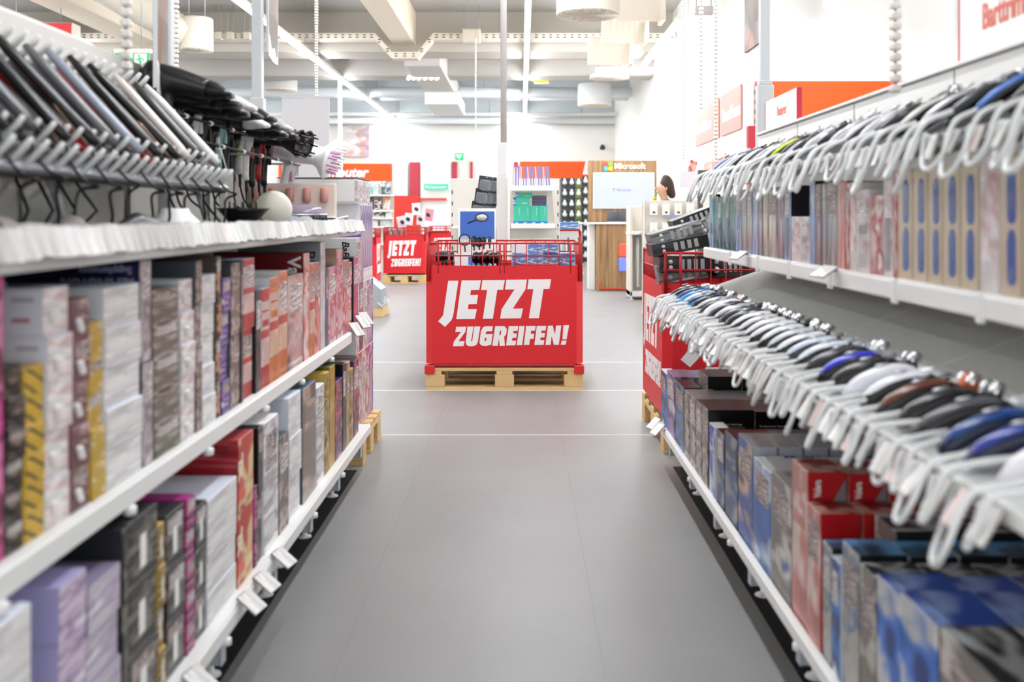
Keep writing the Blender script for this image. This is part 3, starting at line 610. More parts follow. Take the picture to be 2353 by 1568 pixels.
B = MB(); B.tube([(.0, 0, .03), (.04, .04, .045), (.06, .08, .05), (.03, .11, .03), (-.06, .08, .01), (-.12, -.02, .008)], .0045, 7); B.build('cord', WP, t)
t = thing('facial_mask', 'round cream beauty device standing behind the plastic bag', 'beauty device', (-.95, 3.86, ZT))
B = MB(); B.T = Matrix.Translation((0, 0, .075)); B.lathe([(.0, -.03), (.05, -.026), (.07, -.008), (.074, .01), (.06, .03), (.0, .036)], 24, 0, Matrix.Rotation(pi / 2, 4, 'X') , caps=False); B.build('shell', mat('cream_plastic', 'efe9d8', .35), t)
B = MB(); B.lathe([(.05, 0), (.045, .008), (.015, .014), (.012, .03)], 18); B.build('foot', WP, t)
t = thing('info_card', 'white price card with small print hanging under the dryer handles', 'card', (-.9, 3.07, 1.12)); B = MB(); B.box(-.02, .02, -.001, .001, 0, .125, 0, .0004); B.build('card', TAGP, t)
B = MB(); B.tube([(0, 0, .125), (-.03, .03, .2)], .0015, 5); B.build('string', WP, t)
# banners on the left posts
def banner(label, x, y, z0, z1, w, ang, c1, c2):
    t = thing('hanging_banner', label, 'banner', (x, y, z0), ang)
    B = MB(); B.box(0, w, -.004, .004, 0, z1 - z0, 0, .001); B.build('panel', P('banner' + c1, [c1, c2, 'a8a29c', 'd9b9ac'], 1.1, 1.6, 61, rough=.95), t); MATS['print_banner' + c1].node_tree.nodes['Principled BSDF'].inputs['Specular IOR Level'].default_value = .05
    B = MB(); B.box(-.006, 0, -.006, .006, 0, z1 - z0, 0, .001); B.box(w, w + .006, -.006, .006, 0, z1 - z0, 0, .001); B.build('edge_profile', SILV, t)
    B = MB(); h = z1 - z0
    B.prism([(0, -.01), (w * .5, -.02), (w, -.01), (w, .03), (w * .8, .012), (w * .62, .05), (w * .3, .03), (w * .15, .075), (0, .085)], frame((0, -.0045, 0), (1, 0, 0), (0, 0, 1)), .001); B.build('white_motif', WP, t)
    B = MB(); B.cyl((w * .5, 0, h), (w * .5, 0, CEIL - z0), .003, n=5); B.build('suspension_wire', GREY, t)
banner('brown-red banner with white handwriting left of the first grey post', -1.055, 2.9, 1.47, 2.3, .26, 1.79, 'b8604c', 'a5877a')
banner('pale red banner with white letter edges beside the slim grey post', -1.10, 4.36, 1.81, 2.5, .30, 1.68, 'b8736a', 'a89c94')
# ------------------------------------------------------------ end stack of cartons on a small pallet
def pallet(loc, w, dp, label, nx=3, h=.144, rz=0., group='wooden pallets'):
    t = thing('wooden_pallet', label, 'pallet', loc, rz, group)
    zb, bl = .022, h - .044 - .022
    for q in range(5):
        y = q / 4 * (dp - .09)
        B = MB(); B.box(0, w, y, y + .09, h - .022, h, 0, .003); B.build('deck_board', WOODP, t)
    for x in (0., (w - .1) / 2, w - .1):
        B = MB(); B.box(x, x + .1, 0, dp, h - .044, h - .0222, 0, .002); B.build('stringer_board', WOODP, t)
    for i, x in enumerate((0., (w - .12) / 2, w - .12)):
        for y in (0., (dp - .1) / 2, dp - .1):
            B = MB(); B.box(x, x + .12, y, y + .1, .022, h - .0442, 0, .003); B.build('block', WOODP, t)
    for y in (0., (dp - .1) / 2, dp - .1):
        B = MB(); B.box(0, w, y, y + .1, 0, .0218, 0, .002); B.build('bottom_board', WOODP, t)
    return t
pallet((-1.48, 4.44, 0), .78, .56, 'small pine pallet under the carton stack at the left gondola end')
def ec(who, y0, y1, z0, z1, st, x=-.735, dep=.36, **kw):
    return carton('carton', who, 'box', x - dep, x, y0, y1, z0, z1, st, 'cartons stacked at the left gondola end', 'L', **kw)
for i, (y0, y1, st) in enumerate(((4.46, 4.54, 'tan'), (4.545, 4.62, 'whitered'), (4.625, 4.74, 'babyw'), (4.745, 4.85, 'whitered'), (4.855, 4.98, 'purplehair'))):
    ec('%s carton from the camera in the lowest layer of the end stack' % nth(i + 1), y0, y1, .1445, .485, st)
for i, (y0, y1, st) in enumerate(((4.46, 4.56, 'babyw'), (4.565, 4.66, 'violetred'), (4.665, 4.80, 'babyw'), (4.805, 4.98, 'purplehair'))):
    ec('%s carton from the camera in the second layer of the end stack' % nth(i + 1), y0, y1, .486, .80, st)
o = ec('white-sided carton with dark slanted brand letters in the end stack', 4.46, 4.60, .801, 1.005, 'babyw')
text('BaByliss', .045, (.12, -.0705, .19), (0, 0, -1), (1, 0, 0), mat('ink_black', '1c1c1e', .5), o, bold=.02, shear=.2)
for i in range(5):
    ec('%s thin purple-white carton from the camera in the end stack' % nth(i + 1), 4.605 + i * .072, 4.674 + i * .072, .86 if i else .801, 1.155, 'purplehair', panel=False)
    if i: ec('%s white carton under the thin purple-white ones in the end stack' % nth(i), 4.605 + i * .072, 4.674 + i * .072, .801, .8595, 'white', panel=False)
for i in range(2):
    o = ec('%s rounded white carton on top of the end stack' % ('nearer', 'farther')[i], 4.50 + i * .20, 4.695 + i * .20, 1.156, 1.275, 'babyw', panel=False, c=.012)
    B = MB(); B.box(-.18, .18, -.0985, .0985, .116, .1195, 0, .001); B.build('lid_seam', mat('seam_dark', '55505e', .5), o)
# ------------------------------------------------------------ right gondola (its face towards the aisle is -X)
at = Vector((1.10, 2.4, 0)); REND = 4.44
g = thing('gondola_shelf', 'white metal gondola shelf on the right carrying the electric shavers', 'shelf unit', at)
def gb(name, m, fn, par=g, a=at):
    B = MB(); B.T = Matrix.Translation(-a); fn(B); return B.build(name, m, par)
def rlip(x, z0, z1, y1):
    return lambda B: (B.box(x - .012, x, .45, y1, z0, z1 - .002, 0, .004), B.box(x - .009, x + .004, .45, y1, z1 - .004, z1 + .001, 0, .001))
gb('base_shelf', W, lambda B: B.box(.608, 1.6, .45, REND, .172, .200, 0, .003))
gb('price_rail', W, rlip(.608, .168, .206, REND))
gb('upper_shelf', W, lambda B: B.box(.808, 1.58, .45, REND - .02, .935, .960, 0, .003))
gb('price_rail', WP, rlip(.808, .922, .966, REND - .02))
for y in (1.35, 1.75, 2.15, 2.6, 3.0, 3.4, 3.85):
    gb('rail_joiner', WP, lambda B: B.box(.790, .803, y - .010, y + .010, .914, .969, 0, .003))
gb('back_panel', mat('panel_light', 'd9d6cf', .6), lambda B: B.box(1.09, 1.11, .45, REND, .1, 1.40, 0, .003))
gb('header_panel', W, lambda B: (B.box(1.04, 1.10, .45, REND, 1.375, 1.455, 0, .003), B.box(1.03, 1.11, .45, REND, 1.456, 1.466, 0, .002)))
for y in (1.2, 1.95, 2.42, 3.15, 3.8): gb('panel_joint', mat('joint_grey', '8f9192', .6), lambda B: B.box(1.0385, 1.0405, y, y + .003, 1.377, 1.453))
def quad_slab(B, A, C_, y0, y1, th):
    A, C_ = Vector(A), Vector(C_); s = (C_ - A).normalized(); n = Vector((-s.z, 0, s.x))
    q = [A, C_, C_ - n * th, A - n * th]
    v = [Vector((p.x, y, p.z)) for y in (y0, y1) for p in q]
    B._add(v, [(0, 1, 2, 3), (7, 6, 5, 4), (0, 4, 5, 1), (1, 5, 6, 2), (2, 6, 7, 3), (3, 7, 4, 0)])
TR = mat('tray_lightgrey', 'd8dad9', .3)
gb('slanted_tray', TR, lambda B: quad_slab(B, (.60, 0, .742), (.852, 0, .7965), .45, REND - .06, .012))
gb('tray_front_edge', WP, lambda B: B.box(.592, .604, .45, REND - .06, .722, .746, 0, .002))
gb('slanted_back_board', mat('board_grey', 'c4c4c1', .5), lambda B: quad_slab(B, (.852, 0, .797), (1.06, 0, .868), .45, REND, .012))
for y in (1.45, 2.05, 2.65, 3.3, 3.9): gb('board_joint', mat('joint_board', 'e4e4e2', .4), lambda B: quad_slab(B, (.854, 0, .7985), (1.06, 0, .8690), y, y + .003, .001))
gb('slanted_tray', mat('tray_black', '1b1b1c', .4), lambda B: quad_slab(B, (.785, 0, 1.252), (1.0, 0, 1.385), .45, REND - .06, .014))
gb('tray_front_edge', mat('edge_grey', 'a7aaad', .35), lambda B: B.box(.777, .789, .45, REND - .06, 1.232, 1.256, 0, .002))
gb('kick_plate_floor_sheet', mat('under_shelf_black', '060606', .8), lambda B: (B.box(.82, .85, .45, REND - .1, 0, .172), B.box(.663, 1.5, .45, REND - .02, 0, .003)))  # upright plate and thin black floor sheet, one black material
for y in (1.72, 2.19, 2.66, 3.14, 3.60, 4.1):
    gb('shelf_bracket', mat('bracket_grey', 'b9bfc8', .4), lambda B: (B.box(.604, .80, y - .012, y + .012, .128, .172, 0, .002), B.box(.600, .606, y - .016, y + .016, .128, .172, 0, .002)))
for y in (1.88, 2.40, 2.917, 3.455, 3.985):
    gb('levelling_foot', WP, lambda B: B.lathe([(.026, .003), (.024, .007), (.009, .012), (.008, .16)], 14, 0, Matrix.Translation((.70, y, 0))))
for y in (1.5, 2.2, 2.9, 3.6):
    gb('rail_clip', WP, lambda B: B.lathe([(.006, -.016), (.012, -.014), (.012, 0), (.006, .002)], 10, 0, Matrix.Translation((.603, y, .168))))
B = MB(); B.box(-.022, .022, -.02, .02, 0, 2.65, 0, .004); o = B.build('upright_post', mat('post_grey', 'c0c3c4', .4), None, (1.108, 4.60, 1.70)); tag(o, 'grey upright post beside the pale red banner on the right', 'post')
B = MB(); B.box(-.036, .036, -.03, .03, -.60, .0, 0, .004); B.box(-.03, .03, -.026, .026, 0, .02, 0, .003); B.build('post_sleeve', mat('post_grey', 'c0c3c4', .4), o)
B = MB(); B.tube([(.60, 1.38, .16), (.59, 1.40, .06), (.60, 1.36, .012), (.635, 1.30, .006), (.655, 1.22, .006)], .006, 8); tag(B.build('floor_cable', mat('cable_grey', '3a3a3a', .5)), 'dark cable looping down from the right bottom shelf onto the floor', 'cable')
# signs on the header
def head_sign(label, word, x, y0, y1, z0, z1, size, off, rz=0.):
    t = thing('category_sign', label, 'sign', (x, y1, z0), rz)
    h = z1 - z0; w = y1 - y0
    B = MB(); B.box(-.006, .006, -w, 0, .004, h, 0, .001); B.build('panel', mat('sign_white', 'faf8f4', .5), t)
    B = MB(); B.box(-.009, .012, -w - .006, -w, 0, h, 0, .001); B.box(-.008, .008, 0, .005, 0, h, 0, .001); B.box(-.009, .009, -w, 0, -.001, .004); B.build('red_edge', mat('sign_red', 'c2213f', .5), t)
    text(word, size, (-.0066, -off * w, h * .40), (0, -1, 0), (0, 0, 1), mat('ink_coral', 'e06a54', .5), t, bold=.02, space=.95)
head_sign('small white sign reading Rasierer with a red edge', 'Rasierer', 1.08, 3.93, 4.44, 1.467, 1.605, (.046, .056), .40)
head_sign('large white sign reading Barttrimmer with a red edge, cut off by the frame', 'Barttrimmer', 1.075, 1.45, 2.46, 1.47, 1.632, (.060, .082), .12)
banner('pale red banner with grey streaks beside the grey post on the right', 1.094, 4.63, 1.90, 2.7, .29, pi / 2, 'd98f84', 'b4aba4')

# shavers ------------------------------------------------------------
def shaver(loc, tilt, rz, label, group, c1, c2, c3, kind, L_=.168, r=.024):
    t = thing('electric_shaver', label, 'electric shaver', loc, 0, group)
    t.rotation_euler = (0, -tilt, rz)
    m1, m2, m3 = mat('shv_' + c1, c1, .22), mat('shv_' + c2, c2, .25), mat('shv_' + c3, c3, .25, .3)
    def body(B, u0, u1, kr, dz, ky=1., kz=1.):
        rg = []
        for j in range(12):
            u = u0 + (u1 - u0) * j / 11; x = (u - .5) * L_
            arch = r * .95 * sin(pi * u) - .004
            w = r * kr * (.62 + .55 * sin(pi * min(1, max(0, u * .86 + .08)))) ** .8
            e = min(1, (j + .35) / 1.6, (11 - j + .35) / 1.6) ** .5
            w *= e
            rg.append([Vector((x, w * ky * cos(q * pi / 7), arch + dz + w * kz * .78 * sin(q * pi / 7))) for q in range(14)])
        B.rings(rg)
    B = MB(); body(B, 0, .86, 1, r * .8); B.build('body', m1, t)
    B = MB(); body(B, .05, .80, .80, r * .8 + .0075, 1, .85); B.build('grip_panel', m2, t)
    B = MB(); hz = r * .8 - .004 + r * .95 * sin(pi * .85)
    if kind == 'rotary':
        B.rings([[Vector((L_ * (.33 + .03 * j), (.012 + .006 * j) * cos(q * pi / 7), hz + .002 * j + (.011 + .002 * j) * sin(q * pi / 7))) for q in range(14)] for j in range(5)])
        o = B.build('head', m3, t)
        for q in (-1, 0, 1):
            B = MB(); B.lathe([(.0125, -.004), (.0125, .006), (.008, .010), (0, .010)], 14, 0, Matrix.Translation((L_ * .45 + (.008 if q == 0 else 0), q * .017, hz + .012)) @ Matrix.Rotation(.5, 4, 'Y'), caps=False); B.build('cutter_ring', CHROME, o)
    elif kind == 'trim':
        B.rings([[Vector((L_ * (.34 + .035 * j), (.014 + .001 * j) * cos(q * pi / 7), hz + .002 * j + (.010 - .0018 * j) * sin(q * pi / 7))) for q in range(14)] for j in range(5)]); o = B.build('head', m3, t)
        B = MB(); B.box(L_ * .47, L_ * .51, -.019, .019, hz + .004, hz + .010, 0, .001)
        for q in range(9): B.box(L_ * .51, L_ * .53, -.018 + q * .0042, -.016 + q * .0042, hz + .0055, hz + .008)
        B.build('blade_comb', SILV, o)
    else:
        B.box(L_ * .34, L_ * .52, -.021, .021, hz - .010, hz + .016, 0, .006); o = B.build('head', m3, t)
        B = MB(); B.cyl((L_ * .53, -.018, hz + .006), (L_ * .53, .018, hz + .006), .0085, n=12); B.build('shaving_foil', CHROME, o)
    B = MB(); B.T = Matrix.Translation((-.004, 0, r * .8 + .0365)) @ Matrix.Diagonal((2.4, 1, .5, 1)); B.lathe([(0, -.006), (.0045, -.004), (.006, 0), (.0045, .004), (0, .006)], 12, 0, caps=False); B.build('power_button', SILV if c2 != 'c9cbd0' else BLK, t)
    return t
KW, KB, KS, KG = 'e9e9ec', '17171a', 'c9cbd0', '3c3d42'
LOW = [('white', KW, KG, KS, 'foil'), ('dark grey', KG, KB, KB, 'trim'), ('bright blue', '2a72b8', '1c4f8c', KB, 'rotary'), ('light blue', '5aa6d8', '3d87c4', KB, 'rotary'), ('blue', '2f7cc6', 'd5dbe2', KG, 'foil'), ('blue-backed', '2f86d0', '22242a', KB, 'foil'),
       ('black', KB, '26272b', KS, 'rotary'), ('black', '202124', KS, KG, 'foil'), ('black red-ringed', KB, '2f3238', 'a32024', 'rotary'), ('white printed', 'e6e9f2', 'f2f3f8', KS, 'trim'), ('black', KB, KG, KG, 'trim'), ('silver-black', KG, KS, KB, 'foil'), ('black', '1d1e21', '45474c', KS, 'rotary'),
       ('black', KB, '2a2b2f', KB, 'rotary'), ('white-topped', KB, KW, KB, 'rotary'), ('silver', KB, 'd4d6da', KG, 'rotary'), ('white-topped', KG, 'eeeeee', KB, 'rotary'), ('silver-white', KB, 'e3e5ea', KB, 'foil'), ('white', KB, KW, KS, 'rotary'),
       ('pale silver', KB, 'ced3db', KG, 'rotary'), ('white', KB, 'e8eaee', KB, 'trim'), ('pale blue', KG, 'cfdaea', '6b7b90', 'trim'), ('pale blue-white', KB, 'dbe4f0', '7f90a8', 'trim'), ('black', KB, KG, KS, 'rotary'), ('royal blue', KB, '2a35c4', KG, 'trim'), ('black gloss', KB, '2b2b2c', KG, 'rotary'),
       ('white', 'e8eaf2', 'eff0f6', KS, 'trim'), ('white long', KB, 'eceef4', KB, 'trim'), ('black copper-lined', KB, '6a3a26', 'b0542c', 'rotary'), ('black', KB, '232325', KB, 'rotary'), ('black steel-headed', KB, '515359', 'c9cbd0', 'foil'), ('navy blue', '16223c', '1d4688', KB, 'trim'), ('cobalt blue', '161d3c', '2c3f9c', KG, 'trim'), ('white violet', 'ece8f2', 'f2f0f6', '8a63b5', 'trim')]
sl = math.atan2(.048, .222)
nL = len(LOW)
for i, (cn, c1, c2, c3, kd) in enumerate(LOW):
    y = 4.22 - i * (2.93 / (nL - 1))
    x = .700; z = .742 + (x - .60) * .048 / .222 + .004
    shaver((x, y, z), sl + .03, RND.uniform(-.10, .06) - .06, '%s electric shaver, %s from the far end of the lower right tray' % (cn, nth(i + 1)), 'shavers on the lower right tray', c1, c2, c3, kd, .178 + RND.uniform(-.012, .012), .0205 if i > 8 else .018)
UP = [('white blue-tipped', KW, '2f6fc0', KG), ('white', KW, KS, KB), ('white', KW, 'd8dade', KG), ('black', KB, KG, KB), ('white', KW, KW, KB), ('silver', KS, KG, KB), ('white', KW, KS, KS), ('black', KB, KS, KB), ('yellow-tipped black', KB, 'd9e022', KG), ('white', KW, KB, KS),
      ('black', KB, KG, KS), ('silver-white', KS, KW, KB), ('black', KB, KB, KS), ('white', KW, KS, KB), ('black', KG, KW, KB), ('silver', KS, 'e7e7ea', KG), ('black', KB, KG, KB), ('pearl white', KB, 'dcd9d0', KG), ('steel', KB, KS, KB), ('black', KB, KG, KG), ('blue-white', KB, '3f78d0', KW), ('black', KB, KG, KB), ('dark red', KB, 'a83440', KB)]
su = math.atan2(.133, .215); nU = len(UP)
for i, (cn, c1, c2, c3) in enumerate(UP):
    y = 4.24 - i * (2.72 / (nU - 1)); x = .868; z = 1.252 + (x - .785) * .133 / .215 + .004
    shaver((x, y, z), su, RND.uniform(-.12, .10) - .12, '%s trimmer, %s from the far end of the upper right tray' % (cn, nth(i + 1)), 'trimmers on the upper right tray', c1, c2, c3, ('trim', 'rotary', 'trim', 'foil')[i % 4], .16, .0135)
# coiled security cords: three shapes, copied
CO = mat('cord_white', 'eff1f1', .35)
def cord_mesh(k):
    w, dn, fw = ((.050, .075, .04), (.014, .062, .04), (.06, .095, .05), (.034, .08, .05))[k % 4]
    up = .022 if k > 3 else 0.
    key = ([(.075, -w * .4, .022)] if k < 4 else []) + [(.03, -w * .8, .017 + up * .45), (-.014, -w, .004), (-fw * .8, -w, -dn * .62), (-fw, -w * .45, -dn * .97), (-fw * 1.03, w * .35, -dn), (-fw * .75, w, -dn * .66), (-.024, w * 1.05, -.012), (-.014, w, -.020)]
    pts = []
    K = [Vector(p) for p in key]; K = [K[0] * 2 - K[1]] + K + [K[-1] * 2 - K[-2]]
    for i in range(1, len(K) - 2):
        for s in range(10):
            t = s / 10; a, b_, c, d_ = K[i - 1], K[i], K[i + 1], K[i + 2]
            pts.append(.5 * ((2 * b_) + (c - a) * t + (2 * a - 5 * b_ + 4 * c - d_) * t * t + (3 * b_ - a - 3 * c + d_) * t ** 3))
    pts.append(K[-2])
    n = len(pts) * 2 - 1; q = []
    for i in range(n): q.append(pts[i // 2] if i % 2 == 0 else (pts[i // 2] + pts[i // 2 + 1]) / 2)
    B = MB(); B.tube(q, [.0050 if i % 2 else .0041 for i in range(n)], 8, 0)
    me = B.build('tmp', CO); d = me.data; bpy.data.objects.remove(me); d.name = 'security_cord'; return d
CM = [cord_mesh(k) for k in range(8)]
def cord(x, y, z, label, group, k, sc=1., rz=0.):
    o = bpy.data.objects.new('security_cord', CM[k]); COL.objects.link(o); o.location = (x, y, z); o.scale = (sc, sc, sc); o.rotation_euler = (0, 0, rz)
    return tag(o, label, 'security cord', group)
n = 46
for i in range(n):
    y = 4.28 - i * (3.05 / (n - 1))
    cord(.590, y + RND.uniform(-.01, .01), .752, '%s coiled white security cord from the far end, lower right tray' % nth(i + 1), 'security cords on the lower right tray', RND.choice((0, 1, 1, 3, 2)), RND.uniform(.85, 1.08), RND.uniform(-.45, .15))
n = 34
for i in range(n):
    y = 4.34 - i * (2.88 / (n - 1))
    cord(.773, y + RND.uniform(-.012, .012), 1.262, '%s coiled white security cord from the far end, upper right tray' % nth(i + 1), 'security cords on the upper right tray', RND.choice((4, 5, 7, 6, 4)), RND.uniform(.95, 1.2), RND.uniform(-.45, .1))
n = 44
for i in range(n):
    y = 4.26 - i * (3.02 / (n - 1))
    price_tag((.585, y, .742), '%s hanging price tag from the far end, lower right tray' % nth(i + 1), 'price tags on the lower right tray', pi + RND.uniform(-.1, .35), -.55 + RND.uniform(-.1, .1), .034, .055, i % 3 == 0)
n = 31
for i in range(n):
    y = 4.30 - i * (2.80 / (n - 1))
    price_tag((.772, y, 1.252), '%s hanging price tag from the far end, upper right tray' % nth(i + 1), 'price tags on the upper right tray', pi + RND.uniform(-.1, .35), -.4 + RND.uniform(-.1, .1), .028, .05, i % 4 == 0)
for i, y in enumerate((4.36, 4.24)):
    price_tag((.592, y, .225), '%s tilted price tag at the far corner of the right bottom shelf' % nth(i + 1), 'price tags on the right bottom rail', pi + .3, -.8, .06, .06)
for i, (y, z) in enumerate(((3.55, .975), (2.55, .972))):
    price_tag((.785, y, z), '%s white price tag sticking out of the right upper shelf rail' % ('farther', 'nearer')[i], 'price tags on the right upper rail', pi + .2, -1.0, .07, .05)

# packs on the right upper shelf -------------------------------------
style('bluepack', P('bluepack', ['dfe6ef', '9db6d8', '2b4fa3', 'f0f3f6'], 5, .9, 71, rough=.15), mat('card_ink_gap_shade', '23242a', .3))  # dark side colour also paints the shaded gap above the lower packs
style('tealpack', P('tealpack', ['9fb6be', '5b7f8d', '2b3038', 'dfe6e8'], 5, .9, 72, rough=.15), mat('card_ink_gap_shade', '23242a', .3))
style('clearpack', P('clearpack', ['c9c8c4', 'aaa8a4', '6f6d6c', 'e6e4df'], 6, .7, 73, rough=.12), mat('card_taupe', '8d857b', .4))
style('creampack', P('creampack', ['d9d0bd', 'bfb6a4', '8f8678', 'efe9da'], 5, .7, 74, rough=.15), mat('card_darkbrown', '2a2523', .4))
style('winepack', P('winepack', ['bcb3b4', '8d7f86', '6d2233', 'd9d2d3'], 5, .8, 75, rough=.15), mat('card_ink_gap_shade', '23242a', .3))
style('redpack', P('redpack', ['e9dfdc', 'd9bdb7', 'b0302e', 'f2eeec'], 1.5, 2.2, 76, rough=.2), mat('card_redstripe', 'b02a2a', .35))
style('whitepack', P('whitepack', ['f0eeee', 'e6dedd', 'd3a9a5', 'f5f4f3'], 1.2, 2, 77, rough=.2), cardw)
style('window', mat('card_champagne', 'cdbda6', .22, .35), mat('card_champagne2', 'b8a890', .3, .2))
style('pinkpack', P('pinkpack', ['d9938a', 'c9786f', 'e2c3bb', 'b5605a'], 4, .7, 78, rough=.2), mat('card_pinkred', 'b9574f', .35))
RU = [(1630, 1639, 1.195, 'bluepack', 'blue'), (1640, 1649, 1.185, 'tealpack', 'teal'), (1650, 1657, 1.18, 'tealpack', 'teal'), (1658, 1666, 1.18, 'tealpack', 'teal'), (1667, 1675, 1.18, 'tealpack', 'teal'), (1676, 1689, 1.2, 'tealpack', 'dark teal'), (1690, 1703, 1.2, 'bluepack', 'blue and white'), (1704, 1715, 1.2, 'clearpack', 'grey'),
      (1716, 1728, 1.195, 'clearpack', 'grey'), (1729, 1741, 1.2, 'bluepack', 'pale blue'), (1742, 1752, 1.2, 'winepack', 'grey and wine'), (1753, 1765, 1.195, 'creampack', 'cream'), (1766, 1785, 1.19, 'creampack', 'cream'), (1786, 1801, 1.195, 'winepack', 'wine-footed'), (1802, 1817, 1.195, 'bluepack', 'silvery blue'),
      (1818, 1838, 1.12, 'whitepack', 'white-handled'), (1839, 1859, 1.12, 'whitepack', 'white-handled'), (1860, 1872, 1.20, 'bluepack', 'deep blue'), (1873, 1887, 1.19, 'winepack', 'dark wine'), (1888, 1898, 1.19, 'clearpack', 'grey'), (1899, 1923, 1.19, 'clearpack', 'grey'), (1924, 1942, 1.19, 'pinkpack', 'salmon red'), (1943, 1951, 1.185, 'redpack', 'red-edged'), (1952, 1967, 1.185, 'whitepack', 'white'),
      (1968, 1998, 1.165, 'whitepack', 'wide white'), (2000, 2028, 1.15, 'redpack', 'brown and white'), (2029, 2051, 1.18, 'whitepack', 'white and red'), (2052, 2061, 1.20, 'redpack', 'thin red'),
      (2062, 2096, 1.20, 'window', 'champagne'), (2097, 2131, 1.20, 'window', 'champagne'), (2132, 2165, 1.20, 'window', 'champagne'), (2166, 2205, 1.20, 'window', 'champagne'), (2206, 2248, 1.20, 'window', 'champagne'), (2250, 2294, 1.21, 'whitepack', 'white and brown'), (2296, 2346, 1.205, 'window', 'champagne'), (2348, 2430, 1.205, 'window', 'champagne'), (2432, 2530, 1.20, 'clearpack', 'grey')]
BLW = mat('window_blue', '0f4d9c', .12, coat=.5)
for i, (x0, x1, zt, st, cn) in enumerate(RU):
    XF = .815; d1, d0 = DX(x0, XF) - .002, DX(x1, XF) + .001
    win = st == 'window'
    if 1818 <= x0 <= 1859: zt = 1.10
    o = carton('shaver_pack', '%s upright pack%s, %s from the far end, right upper shelf' % (cn, ' with blue oval windows' if win else '', nth(i + 1)), 'pack', XF, XF + .17, d0, d1, .9605, zt, st, 'packs on the right upper shelf', 'R', panel=not win and i % 2 == 0)
    w = d1 - d0; h = zt - .9605
    if win:
        for z0, z1 in ((.10, .44), (.52, .86)):
            pts = [];  ww = w * .20; zz0, zz1 = h * z0, h * z1
            for q in range(16):
                a = q * pi / 8; pts.append((ww * cos(a), (zz1 - ww if sin(a) > 0 else zz0 + ww) + ww * sin(a) * (1.8 if sin(a) > 0 else 1) ))
            B = MB(); B.prism(pts, frame((-.0850, -w * .08, 0), (0, -1, 0), (0, 0, 1)), .0012); B.build('window', BLW, o)
    elif st in ('whitepack', 'bluepack', 'tealpack') and i % 2 == 0:
        B = MB(); B.rings([[Vector((-.085 - .012 * sin(pi * j / 7) * 1., 0, 0)) * 0 + Vector((-.085 - (.014 * sin(pi * j / 7)) * max(0, cos(q * pi / 6)), w * .34 * sin(q * pi / 6), h * (.08 + .10 * j))) for q in range(-3, 4)] for j in range(8)], 0, False); B.build('blister_bubble', CLEAR, o)
B = MB(); B.tube([(0, 0, 0), (.0, .0, .10), (.012, .004, .15)], [.012, .01, .006], 10)
o0 = B.build('toothbrush_handle', WP)
bpy.data.objects.remove(o0)

# cartons on the right bottom shelf -----------------------------------
style('rblue', P('rblue', ['2759b0', '3f7fd0', '1c2f6a', 'e3e8ef'], 1.2, 2.5, 81), mat('card_paleblue', 'dfe6f0', .4))
style('rpurple', P('rpurple', ['bda4c9', '9c7fb5', '5b4668', 'dccfe2'], 1.5, 3, 82), P('rpurpletop', ['8d7fae', 'b5a9cc', '6d5c8a', 'cbbfda'], 2, 2, 83), mat('card_violetgrey', '8c84a6', .3))
style('rblackblue', P('rblackblue', ['8c8a86', '5f6a78', '4a8ad0', '2a2b2e'], 1.4, 4, 84), cardk)
style('rtaupe', P('rtaupe', ['a3978f', '8c7f77', 'cfc5be', '6e625b'], 1.8, 4, 85), mat('card_blackish', '1b1b1c', .3), mat('card_topgrey', '8b8c8c', .3))
style('rtech', P('rtech', ['9d928b', '857a73', 'c5bab3', '5d5350'], 2, 4, 86), cardk, cardk)
style('rwhiteblue', P('rwhiteblue', ['dfe3ea', 'c9d0dc', '2148c0', 'eef0f4'], 1, 1.4, 87), cardw)
style('rdark', P('rdark', ['7d7c78', '2d3238', '1f4a86', '9c9a95'], 1.2, 2, 88), mat('card_darkshine', '1d1e1f', .15), mat('card_darkshine', '1d1e1f', .15))
style('rphil', P('rphil', ['1c1f26', '2c4fa0', 'd8b89c', '2b2f38'], 1.3, 2, 89), mat('card_philips', 'b9c0ca', .25), mat('card_philipstop', '9b9ea3', .12))
style('rphil2', P('rphil2', ['3f78c8', '2a5fb0', 'c9d7ea', '1d2c54'], 1.3, 2, 90), mat('card_philips2', 'cfd5dc', .25), mat('card_whitetop', 'd3d5d5', .2))
style('rgrey', P('rgrey', ['a89f96', '7c736c', 'd9d2ca', '2a5a9a'], 1.4, 2.4, 91), mat('card_greyr', '8f8a85', .35))
style('rvalera', P('rvalera', ['d0867c', 'c4736a', 'ead0c6', 'b55a52'], 1.1, 1.3, 92, rough=.25), mat('card_valera', 'b8141c', .3), P('valtop', ['b01820', '7d1016', 'd9a391', '5b2a26'], 2, 2, 93))
style('rblackw', P('rblackw', ['a39c93', '7f786f', 'cfc8be', '4a4743'], 1.6, 3, 94), cardk, P('blktop', ['1a1a1b', '232325', 'b9bcbf', '0f0f10'], 2.5, 2.5, 95))
style('rskyt', P('rskyt', ['8f9aa8', 'b8b4ac', '6a7c96', 'd3d0c8'], 1.6, 3, 96), cardk, P('skytop', ['7fb8e6', '5f9fd6', '1d2228', '17181a'], 1.2, 1.6, 97))
style('rcobalt', P('rcobalt', ['2f62c0', 'd5d6d8', '3f7ad8', '1d3f8c'], 1.2, 2.4, 98), P('brownphoto', ['1e3a86', '8a5a34', '22201f', 'b98f68'], 2, 2, 99), P('cobtop', ['2b5fd0', '2450b4', '8fa8e0', '1d3c96'], 1.2, 1.2, 100))
